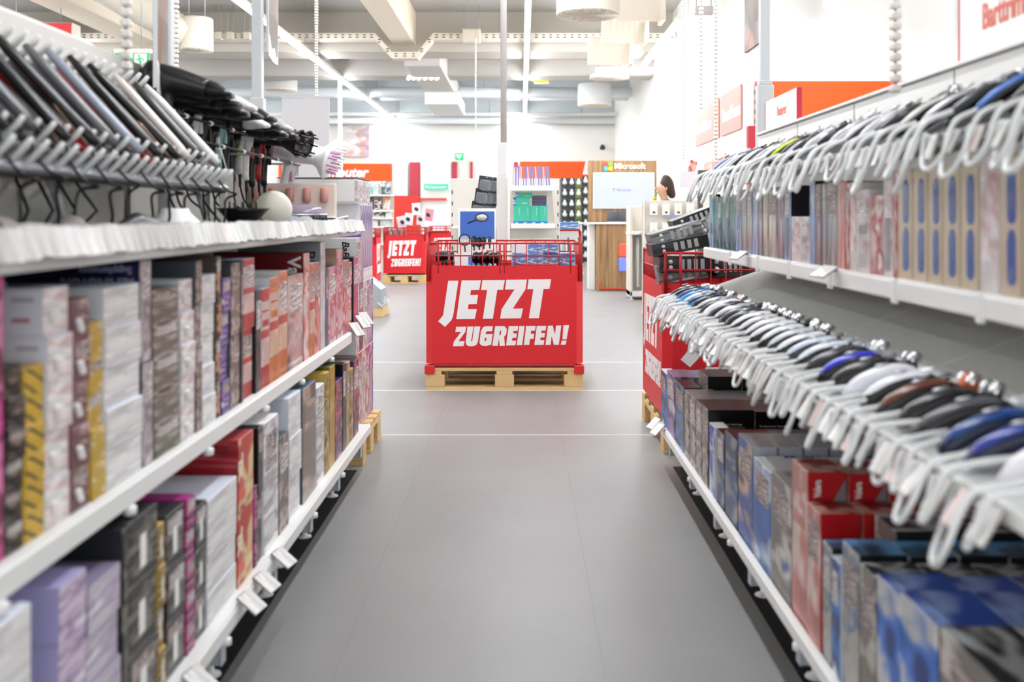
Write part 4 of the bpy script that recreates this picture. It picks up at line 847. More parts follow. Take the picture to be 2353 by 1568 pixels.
RB = [(1531, 1519, 860, 1, .05, .61, 'rblue', 'slim blue carton by the red bin', 0), (1550, 1533, 867, 3, .085, .61, 'rpurple', 'purple-topped carton', 0), (1571, 1552, 892, 1, .07, .61, 'rblackblue', 'black and light-blue carton', 0), (1571, 1553, 866, 2, .13, .70, 'rtech', 'icon-printed black carton behind the light-blue one', 0),
      (1583, 1572, 906, 3, .11, .61, 'rtaupe', 'grey-topped carton, rear row', 0), (1598, 1584, 918, 3, .11, .61, 'rtaupe', 'grey-topped carton, front row', 0), (1612, 1599, 931, 2, .155, .61, 'rtech', 'black flat-topped carton', 0), (1626, 1613, 943, 2, .155, .61, 'rtech', 'black carton with white technology print', 0),
      (1641, 1628, 984, 1, .05, .612, 'rwhiteblue', 'slim white carton with blue stripe', 0), (1660, 1643, 1002, 5, .078, .615, 'rdark', 'shiny black carton, rear row', 0), (1690, 1662, 1016, 5, .08, .615, 'rdark', 'shiny black carton, front row', 0),
      (1726, 1692, 1029, 5, .068, .615, 'rphil', 'dark-fronted carton with blue brand letters', 0), (1766, 1728, 1087, 3, .08, .615, 'rphil2', 'blue and white branded carton', 0), (1812, 1768, 1126, 3, .085, .615, 'rgrey', 'grey and brown carton before the red ones', 0),
      (1850, 1814, 1086, 4, .088, .615, 'rvalera', 'tall red carton with white upright brand', 0), (1882, 1852, 1182, 4, .088, .612, 'rvalera', 'low red carton before the tall red ones', 0),
      (1905, 1884, 1262, 1, .09, .615, 'rskyt', 'black-sided carton with white tag', 0), (1927, 1907, 1296, 1, .045, .612, 'rblue', 'slim blue upright carton', 0), (1927, 1885, 1222, 2, .17, .72, 'rblackw', 'soft-topped black carton behind the slim blue one', 0),
      (1967, 1929, 1277, 4, .092, .615, 'rskyt', 'black carton with sky-blue lid', 0), (2005, 1969, 1328, 4, .10, .615, 'rblackw', 'black carton with white lid print', 0),
      (2062, 2007, 1372, 4, .115, .615, 'rcobalt', 'cobalt blue carton, rear row', 0), (2150, 2064, 1440, 4, .115, .613, 'rcobalt', 'cobalt blue carton, front row', 0), (2420, 2154, 1700, 3, .11, .613, 'rblackw', 'dark carton nearest the camera', 0), (2560, 2430, 1640, 1, .12, .70, 'magenta', 'plum carton at the frame corner', 0)]
for (xn, xf, yt, nx, w, xo, st, who, _) in RB:
    d0, d1 = DX(xn, .61) + .0005, DX(xf, .61) - .002
    zt = min(.60, max(.40, WZ(yt, d0)))
    for k in range(nx):
        lab = who[0] + who[1:] + ((', %s from the aisle, right bottom shelf' % nth(k + 1)) if nx > 1 else ' on the right bottom shelf')
        hh = zt - RND.uniform(0, .006) if k else zt
        o = carton('carton', lab, 'box', xo + k * w, xo + (k + 1) * w - .003, d0, d1, .2005, hh, st, 'cartons on the right bottom shelf', 'R', panel=k == 0 and st not in ('rcobalt',))
        dw = d1 - d0; h = hh - .2005
        if st == 'rphil': text('PHILIPS', w * .19, (-w * .42, -dw / 2 - .0005, h - .030), (1, 0, 0), (0, 0, 1), mat('ink_blue', '2b4f9c', .5), o, bold=.03)
        if st == 'rphil2': text('PHILIPS', w * .17, (-w * .42, -dw / 2 - .0005, h - .03), (1, 0, 0), (0, 0, 1), mat('ink_blue', '2b4f9c', .5), o, bold=.03)
        if st == 'rvalera' and who.startswith('tall'):
            text('Valera', (.0145, .021), (-.014, -dw / 2 - .0005, h - .054), (0, 0, 1), (-1, 0, 0), mat('ink_white', 'f4f2f0', .5), o, bold=.03)
            B = MB(); B.prism([(w * .48 - .002, 0), (w * .48 - .002, .07), (0, 0)], frame((0, -dw / 2 - .0003, h - .085), (1, 0, 0), (0, 0, 1)), .0005); B.build('grey_corner', mat('corner_grey', '7f8186', .4), o)
        if 'technology' in who:
            text('The Smart Sonic Technology', .0085, (-w * .40, -dw / 2 - .0005, h - .05), (1, 0, 0), (0, 0, 1), mat('ink_white', 'f4f2f0', .5), o, bold=.01)
            B = MB(); B.box(-w * .4, w * .3, -dw / 2 - .0006, -dw / 2 - .0002, h - .058, h - .0555); B.build('print_line', mat('ink_greyline', '8f9092', .5), o)
        if 'icons' in who:
            B = MB()
            for q in range(4): B.lathe([(.005, -.0004), (.005, .0004)], 12, 0, Matrix.Translation((-w * .3 + q * w * .19, -dw / 2 - .0003, h - .03)) @ Matrix.Rotation(pi / 2, 4, 'X'))
            B.build('icon_row', mat('icon_pale', 'c9d8cf', .5), o)
        if 'white tag' in who:
            B = MB(); B.T = Matrix.Rotation(.5, 4, 'Y'); B.box(-w * .62, -w * .60, -dw * .3, dw * .3, h * .6, h * .85, 0, .001); B.build('tag', PAPER, o)
# ------------------------------------------------------------ red sale bins on pallets
GL1 = [[(265, 303), (383, 303), (330, 640), (318, 700), (300, 735), (228, 805), (148, 745), (205, 680)],
 [(420, 300), (643, 300), (625, 403), (528, 405), (520, 460), (610, 458), (595, 558), (500, 560), (493, 613), (597, 612), (572, 720), (358, 722)],
 [(660, 298), (920, 297), (900, 402), (833, 402), (782, 717), (665, 718), (715, 404), (645, 404)],
 [(938, 294), (1175, 292), (1160, 395), (1013, 607), (1131, 605), (1106, 712), (866, 715), (882, 615), (1032, 398), (922, 400)],
 [(1196, 290), (1456, 288), (1436, 394), (1368, 395), (1315, 711), (1198, 712), (1250, 396), (1180, 397)]]
GL2 = [[(357, 805), (475, 803), (463, 860), (382, 962), (455, 961), (443, 1014), (320, 1016), (330, 965), (412, 862), (347, 862)],
 [(487, 803), (557, 802), (530, 958), (535, 968), (543, 958), (566, 802), (636, 801), (608, 970), (592, 1000), (560, 1014), (510, 1016), (478, 1004), (467, 975)],
 [(668, 808), (700, 799), (782, 800), (772, 852), (716, 853), (700, 866), (684, 955), (700, 962), (709, 925), (690, 925), (697, 885), (780, 884), (761, 1000), (700, 1013), (650, 1008), (628, 985), (628, 960), (644, 850)],
 [(808, 798), (870, 797), (840, 1010), (775, 1011)], [(868, 797), (915, 799), (940, 822), (942, 845), (934, 890), (912, 913), (920, 1010), (862, 1012), (850, 930), (852, 898), (872, 892), (880, 850), (860, 848)],
 [(965, 798), (1075, 797), (1067, 848), (1020, 849), (1017, 875), (1060, 875), (1053, 925), (1008, 925), (1003, 955), (1052, 955), (1042, 1006), (935, 1008)],
 [(1087, 797), (1150, 796), (1121, 1004), (1058, 1005)],
 [(1167, 796), (1279, 795), (1270, 846), (1225, 847), (1220, 882), (1260, 881), (1252, 935), (1212, 936), (1202, 1002), (1140, 1003)],
 [(1290, 795), (1400, 794), (1391, 845), (1345, 846), (1341, 872), (1386, 872), (1378, 920), (1334, 921), (1330, 950), (1378, 950), (1368, 1001), (1262, 1003)],
 [(1420, 793), (1475, 792), (1500, 890), (1513, 791), (1574, 790), (1545, 1000), (1488, 1001), (1462, 905), (1450, 1001), (1390, 1002)],
 [(1597, 788), (1664, 786), (1635, 940), (1588, 942)], [(1578, 955), (1635, 953), (1625, 999), (1567, 1000)]]
LETW = mat('letter_white', 'f3f2f0', .5)
def bin_letters(parent, origin, xd, w, h):
    M = frame(origin, xd, (0, 0, 1))
    for gl in (GL1, GL2):
        B = MB()
        for p in gl: B.prism([((x - 80) / 1670 * w, (1205 - y) / 1065 * h) for x, y in p], M, .0009)
        B.build('lettering', LETW, parent)
def sale_bin(loc, w, dp, label, z0=.150, zs=.790, zt=.930, faces=('S',), holders=True, brackets=True, legs=False):
    t = thing('sale_bin', label, 'sale bin', loc, 0, 'red sale bins')
    c = .042
    pts = [(c, 0), (w - c, 0), (w, c), (w, dp - c), (w - c, dp), (c, dp), (0, dp - c), (0, c)]
    B = MB()
    ring = lambda z, o: [Vector((x + (o if x < w / 2 else -o), y + (o if y < dp / 2 else -o), z)) for x, y in pts]
    B.rings([ring(z0 + .02, 0), ring(zs, 0), ring(zs, .004), ring(z0 + .02, .004)], 0, False, True, False)
    sl_ = B.build('sleeve', RED, t)
    for f in faces:
        if f == 'S': bin_letters(sl_, (c, -.0003, z0 + .02), (1, 0, 0), w - 2 * c, zs - z0 - .02)
        if f == 'W': bin_letters(sl_, (-.0003, dp - c, z0 + .02), (0, -1, 0), dp - 2 * c, zs - z0 - .02)
        if f == 'E': bin_letters(sl_, (w + .0003, c, z0 + .02), (0, 1, 0), dp - 2 * c, zs - z0 - .02)
    B = MB(); B.box(.03, w - .03, .03, dp - .03, zs - .30, zs - .288); B.build('inner_floor', DG, t)
    # wire basket: rails round the top, uprights, gate frame on the front
    o = .012; r = .0045
    cr = [(o, o), (w - o, o), (w - o, dp - o), (o, dp - o)]
    for nm, (a, b_) in zip(('front', 'side', 'rear', 'side'), ((0, 1), (1, 2), (2, 3), (3, 0))):
        A, C_ = Vector((*cr[a], 0)), Vector((*cr[b_], 0)); L_ = (C_ - A).length
        B = MB()
        for z, rr in ((zt, .0065), (zs + .062, r), (zs - .02, r)): B.cyl(A + Vector((0, 0, z)), C_ + Vector((0, 0, z)), rr, n=7)
        n = int(round(L_ / (.068 if nm in ('front', 'rear') else .035)))
        for k in range(n + 1):
            p = A + (C_ - A) * (k / n); B.cyl(p + Vector((0, 0, zs - .10)), p + Vector((0, 0, zt)), r * (.8 if 0 < k < n else 1.7), n=6)
        if nm == 'front':
            for f in (.07, .47, .5, .93): p = A + (C_ - A) * f; B.cyl(p + Vector((0, -.006, zs - .05)), p + Vector((0, -.006, zt)), .007, n=7)
            B.tube([A + (C_ - A) * f + Vector((0, -.009, z)) for f, z in ((.56, zs + .03), (.58, zs + .012), (.62, zs + .006), (.84, zs + .006), (.87, zs + .014), (.88, zs + .04))], .005, 7)
        B.build('wire_%s' % nm, REDW, t)
    if brackets:
        for x in (-.006, w - .058):
            B = MB(); B.box(x, x + .064, -.016, -.0006, z0 - .045, z0 + .010, 0, .005); B.box(x + .004, x + .06, -.004, .05, z0 - .004, z0 + .010, 0, .002); B.build('corner_shoe', RED, t)
        B = MB(); B.box(.05, w - .05, -.004, .006, z0 + .002, z0 + .016, 0, .002); B.build('base_rail', REDW, t)
    if holders:
        for x, s in ((.018, 1), (w - .018, -1)):
            hh = .068 if s > 0 else .078
            B = MB(); B.tube([(x, .012, zs - .1), (x, .012, zt + hh), ], .010, 8); B.box(min(x, x + s * .13), max(x, x + s * .13), -.004, .07, zt + hh, zt + hh + .012, 0, .003); B.build('price_holder', REDW, t)
    if legs: pass
    return t
# centre bin
CBX, CBY = -.608, 6.37
pallet((CBX, CBY, 0), .996, .80, 'pine pallet under the red sale bin in the middle of the aisle')
sale_bin((CBX, CBY, 0), .996, .80, 'red sale bin with white slogan standing alone in the middle of the aisle', faces=('S',))
# right bin at the end of the shaver gondola
pallet((.655, 4.66, 0), 1.0, .83, 'pine pallet under the red sale bin behind the right gondola')
sale_bin((.655, 4.66, 0), 1.0, .83, 'red sale bin full of black cartons at the right gondola end', faces=('S', 'W'), holders=False)
# far bins on the left
pallet((-2.275, 16.5, .0), .70, .6, 'pine pallet of the distant red bin beside the white doorway')
sale_bin((-2.275, 16.5, 0), .70, .60, 'distant red sale bin with white slogan heaped with pink packs', z0=.15, zs=.80, zt=.92, faces=('S',), holders=False, brackets=False)
for q, x in enumerate((.15, .50)):
    pass
pallet((-2.78, 14.3, 0), .71, .55, 'pine pallet of the red bin half hidden by the left end stack')
sale_bin((-2.78, 14.3, 0), .71, .55, 'red sale bin half hidden behind the carton stack on the left', z0=.15, zs=.80, zt=.93, faces=('S', 'E'), holders=False, brackets=False)
sale_bin((-1.62, 17.5, 0), .62, .6, 'rear red bin peeking out right of the distant slogan bin', z0=.15, zs=.83, zt=.93, faces=('S',), holders=False, brackets=False)
pallet((-1.62, 17.5, 0), .62, .6, 'pine pallet under the rear red bin')
# goods in the far bin
for i, (px, py, c1) in enumerate(((938, 505, 'e9eaf2'), (957, 482, 'eef0f6'), (966, 505, 'f0e6ea'), (984, 495, 'e0909f'), (925, 512, 'e8e2ea'))):
    d = 16.75 + .05 * i; x, z = WX(px, d), WZ(py, d)
    t = thing('blister_pack', ('white mouse pack at the left of the heap in the distant bin', 'topmost white pack of the heap in the distant bin', 'white pack in the middle of the distant bin heap', 'pink pack at the right of the distant bin heap', 'low pale pack at the edge of the distant bin heap')[i], 'pack', (x, d, z - .09), 0, 'packs heaped in the distant bin')
    B = MB(); B.T = Matrix.Rotation((.1, -.05, .08, .15, -.2)[i], 4, 'Y'); B.box(-.07, .07, -.006, .006, 0, .20, 0, .004); B.build('card', mat('bl_' + c1, c1, .4), t)
    B = MB(); B.T = Matrix.Translation((0, -.012, .10)); B.lathe([(0, -.03), (.03, -.024), (.04, 0), (.03, .024), (0, .03)], 14, 0, Matrix.Rotation(.7, 4, 'Y') @ Matrix.Diagonal((1, .5, 1, 1)), caps=False); B.build('mouse', mat('mouse_dark', '3a2a30', .3), t)
for i in range(6):
    B = MB(); B.T = Matrix.Rotation(-.25, 4, 'Y'); B.box(-.012, .012, -.06, .06, 0, .18, 0, .003); o = B.build('headset_pack', mat('pack_grey%d' % (i % 2), ('8e9497', '4d5256')[i % 2], .3), None, (WX(900 + i * 7, 16.8), 16.8, .72)); tag(o, '%s dark slim pack from the left in the distant bin' % nth(i + 1), 'pack', 'packs heaped in the distant bin')
# goods in the centre bin
ZB = .503
t = thing('magnifier_display', 'white card display with a blue magnifier picture in the middle bin', 'display box', (WX(1100, 6.75), 6.75, .78))
B = MB(); B.box(-.14, .115, .02, .025, .06, .375, 0, .001); B.build('back_card', PAPER, t)
B = MB(); B.box(-.125, .105, .0185, .0198, .17, .355); B.build('picture', mat('picture_blue', '3f6bc0', .4), t)
B = MB(); B.lathe([(.040, -.001), (.040, .001)], 24, 0, Matrix.Translation((.02, .0175, .315)) @ Matrix.Rotation(pi / 2, 4, 'X') @ Matrix.Diagonal((1, .62, 1, 1))); B.build('picture_lens', mat('lens_grey', 'd5d7da', .3), t)
B = MB(); B.tube([(.02 + .041 * cos(q * pi / 10), .0172, .315 + .026 * sin(q * pi / 10)) for q in range(20)], .0035, 6, closed=True); B.cyl((-.015, .0172, .300), (-.075, .0172, .275), .0045, n=6); B.build('picture_rim', BLK, t)
B = MB(); B.box(-.155, .12, -.09, -.086, -.02, .07, 0, .001); B.box(-.155, .12, -.09, .02, -.03, -.02); B.prism([(-.155, .07), (.12, .07), (.12, .115), (-.09, .085)], frame((0, -.0858, 0), (1, 0, 0), (0, 0, 1)), .002); B.build('front_tray', PAPER, t)
B = MB(); B.box(-.065, .075, -.0912, -.0903, .0, .055); B.build('front_picture', mat('picture_blue2', '5a7fd0', .4), t)
text('hama', .022, (.055, -.0906, .088), (1, 0, 0), (0, 0, 1), mat('ink_red', 'd8543e', .5), t, bold=.02)
for q, (x, z, r, an) in enumerate(((-.092, .165, .036, 0), (-.03, .155, .034, 1.1), (.005, .15, .03, .7), (.035, .155, .03, 1.2), (.075, .16, .03, 1.35))):
    o = thing('magnifier', ('large clear magnifier at the left of the card display', 'black-rimmed magnifier second in the card display', 'black-rimmed magnifier in the middle of the card display', 'black-rimmed magnifier fourth in the card display', 'black-rimmed magnifier at the right of the card display')[q], 'magnifier', (WX(1100, 6.75) + x, 6.70, .78 + z), 0, 'magnifiers in the card display')
    Mx = Matrix.Rotation(an, 4, 'Z') @ Matrix.Rotation(pi / 2, 4, 'X')
    B = MB(); B.tube([Mx @ Vector((r * cos(k * pi / 12), r * sin(k * pi / 12), 0)) for k in range(24)], .0042, 7, closed=True); B.build('rim', BLK, o)
    B = MB(); B.lathe([(0, -.002), (r * .98, -.001), (r * .98, .001), (0, .002)], 24, 0, Mx, caps=False); B.build('lens', mat('lens_clear', 'dfe7f0', .05, 0, .45) if q == 0 else mat('lens_dark', '3a4048', .1, 0, .85), o)
    B = MB(); p = Mx @ Vector((0, -r, 0)); B.cyl(p, p + Vector((.01, 0, -.085)), .005, n=7); B.build('handle', BLK, o)
for q, px in enumerate((1008, 1017, 1025, 1039)):
    d = 6.6; B = MB(); B.lathe([(.0, -.012), (.034, -.01), (.038, 0), (.034, .01), (.0, .012)], 16, 0, Matrix.Rotation(1.2 + .1 * q, 4, 'Z') @ Matrix.Rotation(pi / 2, 4, 'X'), caps=False)
    o = B.build('folding_magnifier', BLKG, None, (WX(px, d), d, WZ(590, d))); tag(o, '%s black folding magnifier from the left corner of the middle bin' % nth(q + 1), 'magnifier', 'black magnifiers in the bin corner')
    B = MB(); B.cyl((0, 0, -.035), (.004, 0, -.13), .006, n=7); B.build('handle', BLK, o)
for q, px in enumerate((1094, 1106, 1119, 1132, 1143)):
    d = 6.5; B = MB(); B.lathe([(.0, -.014), (.036, -.012), (.041, 0), (.036, .012), (.0, .014)], 16, 0, Matrix.Rotation(.9, 4, 'Z') @ Matrix.Rotation(pi / 2, 4, 'X'), caps=False)
    o = B.build('folding_magnifier', BLKG, None, (WX(px, d), d, WZ(593, d))); tag(o, '%s black folding magnifier under the card display' % nth(q + 1), 'magnifier', 'black magnifiers under the display')
    B = MB(); B.cyl((0, 0, -.035), (.004, 0, -.13), .006, n=7); B.build('handle', BLK, o)
B = MB(); B.box(-.13, .13, -.1, .1, 0, .225, 0, .003); o = B.build('tray_carton', PAPER, None, (-.44, 6.65, ZB)); tag(o, 'white tray carton below the corner magnifiers in the middle bin', 'box')
B = MB(); B.box(-.14, .14, -.1, .1, 0, .23, 0, .003); o = B.build('tray_carton', PAPER, None, (WX(1118, 6.72), 6.76, ZB)); tag(o, 'white tray carton below the card display in the middle bin', 'box')
BLUEP = pmat('ear_blue', ['3f74c4', '5b90d8', 'dfe6f0', '2f5ea8'], 2, 3, 110); WBX = mat('box_whiteblue', 'e6e9f0', .4)
i = 0
for r, z0 in enumerate((.505, .597, .689, .781, .8665)):
    for q, (x0, w) in enumerate(((.0, .10), (.103, .095), (.20, .10), (.303, .105))):
        if r == 4 and q == 3: continue
        i += 1; x = WX(1176, 6.5) + x0
        B = MB(); B.box(0, w, 0, .15, 0, .084 if r < 4 else .055, (0, 0, 1 if (q or r == 3) else 0, 0, 0, 0), .002)
        o = B.build('small_box', [WBX, BLUEP], None, (x, 6.46 + .012 * ((q + r) % 3), z0)); tag(o, '%s blue-white box from the left, %s layer from the bottom in the middle bin' % (nth(q + 1), nth(r + 1)), 'box', 'blue-white boxes in the middle bin')
B = MB(); B.box(-.06, .06, -.03, .035, 0, .045, (0, 0, 1, 0, 0, 0), .002); o = B.build('small_box', [WBX, BLUEP], None, (.30, 6.405, 1.021)); tag(o, 'single blue-white box lying on the red holder of the middle bin', 'box', 'blue-white boxes in the middle bin')
# goods in the right bin: tilted black cartons
BCT = pmat('blackcarton', ['121213', '1b1b1d', '3c3c3e', '0d0d0e'], 2.2, 2.6, 111); BCS = pmat('silvercarton', ['b9babb', '8d8e90', '55565a', 'd5d6d6'], 2, 2, 112)
def tilted(label, px, py, d, L_, hh, dp, an, m, yaw=0.):
    B = MB(); B.box(-L_ / 2, L_ / 2, -dp / 2, dp / 2, -hh / 2, hh / 2, (0, 0, 0, 0, 0, 0), .003)
    o = B.build('carton', m, None, (WX(px, d), d, WZ(py, d))); o.rotation_euler = (0, -an, yaw); tag(o, label, 'box', 'black cartons heaped in the right bin')
    B = MB()
    for q in range(4): B.box(-L_ * .12 + q * L_ * .12, -L_ * .05 + q * L_ * .12, -dp / 2 - .0008, -dp / 2, -hh * .3, hh * .32)
    B.build('text_block', mat('print_grey', 'a9aaa6', .5), o)
    B = MB()
    for q in (-1, 1): B.lathe([(hh * .13, -.0006), (hh * .13, .0006)], 14, 0, Matrix.Translation((-L_ * .30, -dp / 2 - .0004, q * hh * .18)) @ Matrix.Rotation(pi / 2, 4, 'X'))
    B.build('round_mark', mat('mark_pale', 'd9dcd8', .5), o); return o
tilted('topmost black carton sloping up to the right in the right bin', 1590, 502, 5.05, .22, .055, .20, .36, BCT)
tilted('silver-grey carton sloping in the heap of the right bin', 1548, 537, 4.86, .25, .065, .20, .27, BCS)
tilted('black carton with text columns below the silver-grey one', 1556, 563, 4.84, .27, .062, .22, .19, BCT)
tilted('small silver carton wedged right of the heap in the right bin', 1620, 516, 4.98, .10, .07, .16, .7, BCS)
tilted('dark carton behind the wire grid, left in the right bin', 1570, 605, 4.85, .26, .075, .24, .02, BCT)
tilted('grey carton showing a razor picture behind the wire grid', 1575, 622, 4.80, .28, .09, .1, .15, BCS)
tilted('black carton low in the right bin behind the shelf lip', 1660, 605, 4.90, .20, .12, .3, .05, BCT)
tilted('black carton at the far right of the right bin', 1730, 600, 4.95, .20, .14, .3, -.06, BCT)
tilted('black carton leaning upright in the right bin', 1640, 560, 5.05, .14, .22, .2, .2, BCT)
for q, (x, y, z) in enumerate(((.72, 4.76, .503), (1.0, 4.78, .503), (1.3, 4.8, .503))):
    B = MB(); B.box(0, .26, 0, .3, 0, .20, 0, .003); o = B.build('carton', BCT, None, (x, y, z)); tag(o, '%s black carton in the bottom layer of the right bin' % nth(q + 1), 'box', 'black cartons heaped in the right bin')
# ------------------------------------------------------------ gondola behind the middle bin
at = Vector((-.15, 8.9, 0))
g = thing('gondola_shelf', 'pale gondola end behind the middle bin with mint boxes and hanging packs', 'shelf unit', at)
def gb(name, m, fn, a=at, par=None):
    B = MB(); B.T = Matrix.Translation(-a); fn(B); return B.build(name, m, par or g)
gb('back_panel', BEIGE, lambda B: (B.box(-.63, .335, 9.0, 9.03, .08, 1.44, 0, .003), B.box(-.64, .345, 8.98, 9.03, 1.0, 1.006)))
gb('end_post', mat('post_cool', 'd9d9d6', .4), lambda B: (B.box(-.20, -.11, 8.02, 8.1, 0, 1.42, 0, .006), B.box(-.19, -.12, 8.03, 8.09, 1.42, 1.69, 0, .005)))
gb('base_plinth', BEIGE, lambda B: B.box(-.60, .32, 8.2, 9.0, 0, .14, 0, .004))
for z in (1.325, 1.015, .80):
    gb('shelf', W, lambda B: (B.box(-.09, .27, 8.25, 9.0, z, z + .02, 0, .003), B.box(-.09, .27, 8.24, 8.25, z - .012, z + .028, 0, .002), B.prism([(0, .02), (.55, .02), (.03, -.045), (0, -.045)], frame((.26, 8.95, z), (0, -1, 0), (0, 0, 1)), .006)))
gb('shelf', W, lambda B: B.box(-.58, -.21, 8.3, 9.0, 1.0, 1.018, 0, .003))
for z in [x * .1 for x in range(3, 14)]: gb('slot_mark', DG, lambda B: (B.box(-.626, -.616, 8.996, 9.0, z, z + .035), B.box(.318, .328, 8.996, 9.0, z, z + .035)))
for i in range(15):
    x = -.078 + i * .0215; B = MB(); B.T = Matrix.Rotation(-.06 if i > 5 else .02, 4, 'Y'); B.box(0, .012, 0, .15, 0, .165 + .004 * (i % 3), 0, .001)
    o = B.build('slim_case', mat('case_violet' if i % 3 else 'case_lilac', ('8f84b8', 'c6c0d8')[0 if i % 3 else 1], .15), None, (x, 8.30, 1.3455)); tag(o, '%s slim violet case from the left on the middle gondola shelf' % nth(i + 1), 'case', 'slim violet cases')
MINT = mat('mint_card', '3fbf9f', .4); ISYB = mat('isy_blue', '2c6fc0', .4)
def mint(loc, sz, label, lie=False):
    t = thing('mint_box', label, 'box', loc, 0, 'mint green boxes')
    w, dp, h = sz
    B = MB(); B.box(0, w, 0, dp, 0, h, 0, .0015); B.build('carton', MINT, t)
    B = MB()
    if lie: B.box(-.0006, w * .16, -.0006, dp + .0006, -.0002, h + .0006)
    else: B.box(-.0006, w + .0006, -.0006, dp + .0006, .0, h * .17)
    B.build('blue_band', ISYB, t)
    if lie: text('ISY', h * .5, (w * .13, -.0012, h * .14), (0, 0, 1), (-1, 0, 0), LETW, t, bold=.03)
    else: text('ISY', h * .13, (w * .2, -.0012, h * .03), (1, 0, 0), (0, 0, 1), LETW, t, bold=.03)
    B = MB(); B.box(w * .66, w * .72, -.001, -.0004, h * .5, h * .9) if not lie else B.box(w * .5, w * .85, -.001, -.0004, h * .2, h * .35); B.build('small_print', mat('mint_pale', 'a9e3d3', .4), t)
for i in range(4): mint((-.068 + i * .0705, 8.3, 1.0355), (.069, .16, .155), '%s upright mint green box from the left with blue foot' % nth(i + 1))
mint((-.07, 8.32, 1.191), (.135, .15, .068), 'mint green box lying on the upright ones', True)
mint((-.05, 8.33, 1.2595), (.14, .14, .04), 'topmost mint green box lying flat', True)
for i in range(3):
    B = MB(); B.box(0, .12, 0, .14, 0, .027, 0, .001); o = B.build('disc_case', mat('case_dark', '4b4668', .2), None, (.085, 8.35, 1.191 + i * .0285)); tag(o, '%s dark flat case from the bottom beside the lying mint boxes' % nth(i + 1), 'case', 'dark flat cases')
for j in range(2):
    for i in range(5):
        B = MB(); B.box(0, .155, 0, .14, 0, .019, 0, .001); o = B.build('paper_pack', mat('pack_greenwhite', 'd5dccb', .4), None, (-.075 + j * .17, 8.3, .8205 + i * .0195)); tag(o, '%s flat pale pack from the bottom, %s pile on the lowest shelf' % (nth(i + 1), ('left', 'right')[j]), 'pack', 'flat pale packs')
for i in range(9):
    c_, r = i % 3, i // 3
    d = 8.35 + c_ * .16; x, z = -.30 + .045 * c_ - .03 * r, 1.425 - r * .105
    t = thing('blister_pack', '%s hanging dark pack, %s row down on the middle gondola' % (nth(c_ + 1), nth(r + 1)), 'pack', (x, d, z), .35, 'dark packs hanging left of the middle post')
    B = MB(); B.T = Matrix.Rotation(.14, 4, 'Y'); B.box(-.055, .055, -.002, .002, -.12, .01, 0, .002); B.build('card', mat('pack_backing', '2b2d31', .3), t)
    B = MB(); B.T = Matrix.Rotation(.14, 4, 'Y'); B.box(-.05, .05, -.03, -.002, -.11, -.02, 0, .012); B.build('blister', mat('blister_smoke', '9aa0a6', .1, 0, .5), t)
    B = MB(); B.cyl((0, .04, .0), (0, -.05, .0), .003, n=6); B.build('hook', CHROME, t)
t = thing('white_pack', 'small white-labelled pack under the hanging dark packs', 'pack', (-.39, 8.5, 1.02)); B = MB(); B.box(0, .075, 0, .05, 0, .11, 0, .002); B.build('carton', PAPER, t); B = MB(); B.box(-.001, .076, -.001, .051, .10, .111); B.build('lid', DG, t)
B = MB(); B.cyl((-.145, 8.06, 1.69), (-.145, 8.06, CEIL), .026, n=10); tag(B.build('ceiling_pole', mat('post_cool2', 'c9c3bf', .4)), 'slim pole running up to the ceiling above the middle post', 'pole')
B = MB(); B.box(-.115, -.095, 7.95, 8.005, 0, 1.45, 0, .004); tag(B.build('light_profile', mat('profile_white', 'f0e8e2', .3)), 'narrow glossy white profile fixed before the middle post', 'profile')
# ------------------------------------------------------------ cable spirals from the ceiling
def spiral(px, d, y1, w, label, step=None):
    step = step or w * 1.02
    x = WX(px, d); z0 = WZ(y1, d); z1 = 3.6 if d > 6 else 2.6
    t = thing('cable_chain', label, 'cable chain', (x, d, z0), 0, 'white cable chains')
    n = int((z1 - z0) / step)
    B = MB()
    for k in range(n):
        a = .25 * sin(k * .35); B.T = Matrix.Translation((0, 0, k * step)) @ Matrix.Rotation(a, 4, 'Z'); B.box(-w / 2, w / 2, -w / 2, w / 2, 0, step * .74, 0, step * .16)
    B.build('chain_links', mat('chain_white', 'efeae2', .4), t)
    B = MB(); B.cyl((0, 0, 0), (0, 0, CEIL - z0), w * .14, n=6); B.build('inner_cable', GREY, t)
spiral(290, 2.32, 160, .024, 'wide blurred white cable chain before the green exit sign')
spiral(405, 5.2, 190, .025, 'white cable chain just left of the grey banner frame')
spiral(727, 8.0, 228, .026, 'white cable chain ending at the pale hanging panel', .022)
spiral(2057, 2.36, 213, .024, 'wide blurred white cable chain above the right header panel')
spiral(1645, 5.6, 375, .022, 'long white cable chain crossing the pink wall signs')
spiral(1611, 7.2, 250, .030, 'white cable chain at the corner of the white side wall')
spiral(1571, 8.6, 372, .026, 'white cable chain hanging over the counter area')
spiral(1093, 14., 300, .02, 'thin distant white cable chain left of the slim pole', .03)
B = MB(); B.cyl((WX(785, 10), 10, 0), (WX(781, 10), 10, WZ(182, 10)), .022, n=8); tag(B.build('thin_pole', W), 'thin white pole in front of the orange computer sign', 'pole')
t = thing('hanging_sheet', 'pale grey see-through panel hanging behind the spiked dryers', 'panel', (WX(648, 7.0), 7.0, WZ(412, 7.0)))
B = MB(); B.box(0, .33, -.004, .004, 0, .57, 0, .002); B.build('sheet', mat('panel_pale', 'cfcccd', .3, 0, .92), t)
B = MB(); B.box(-.012, .36, -.006, .006, .566, .574); B.build('top_rail', SILV, t)
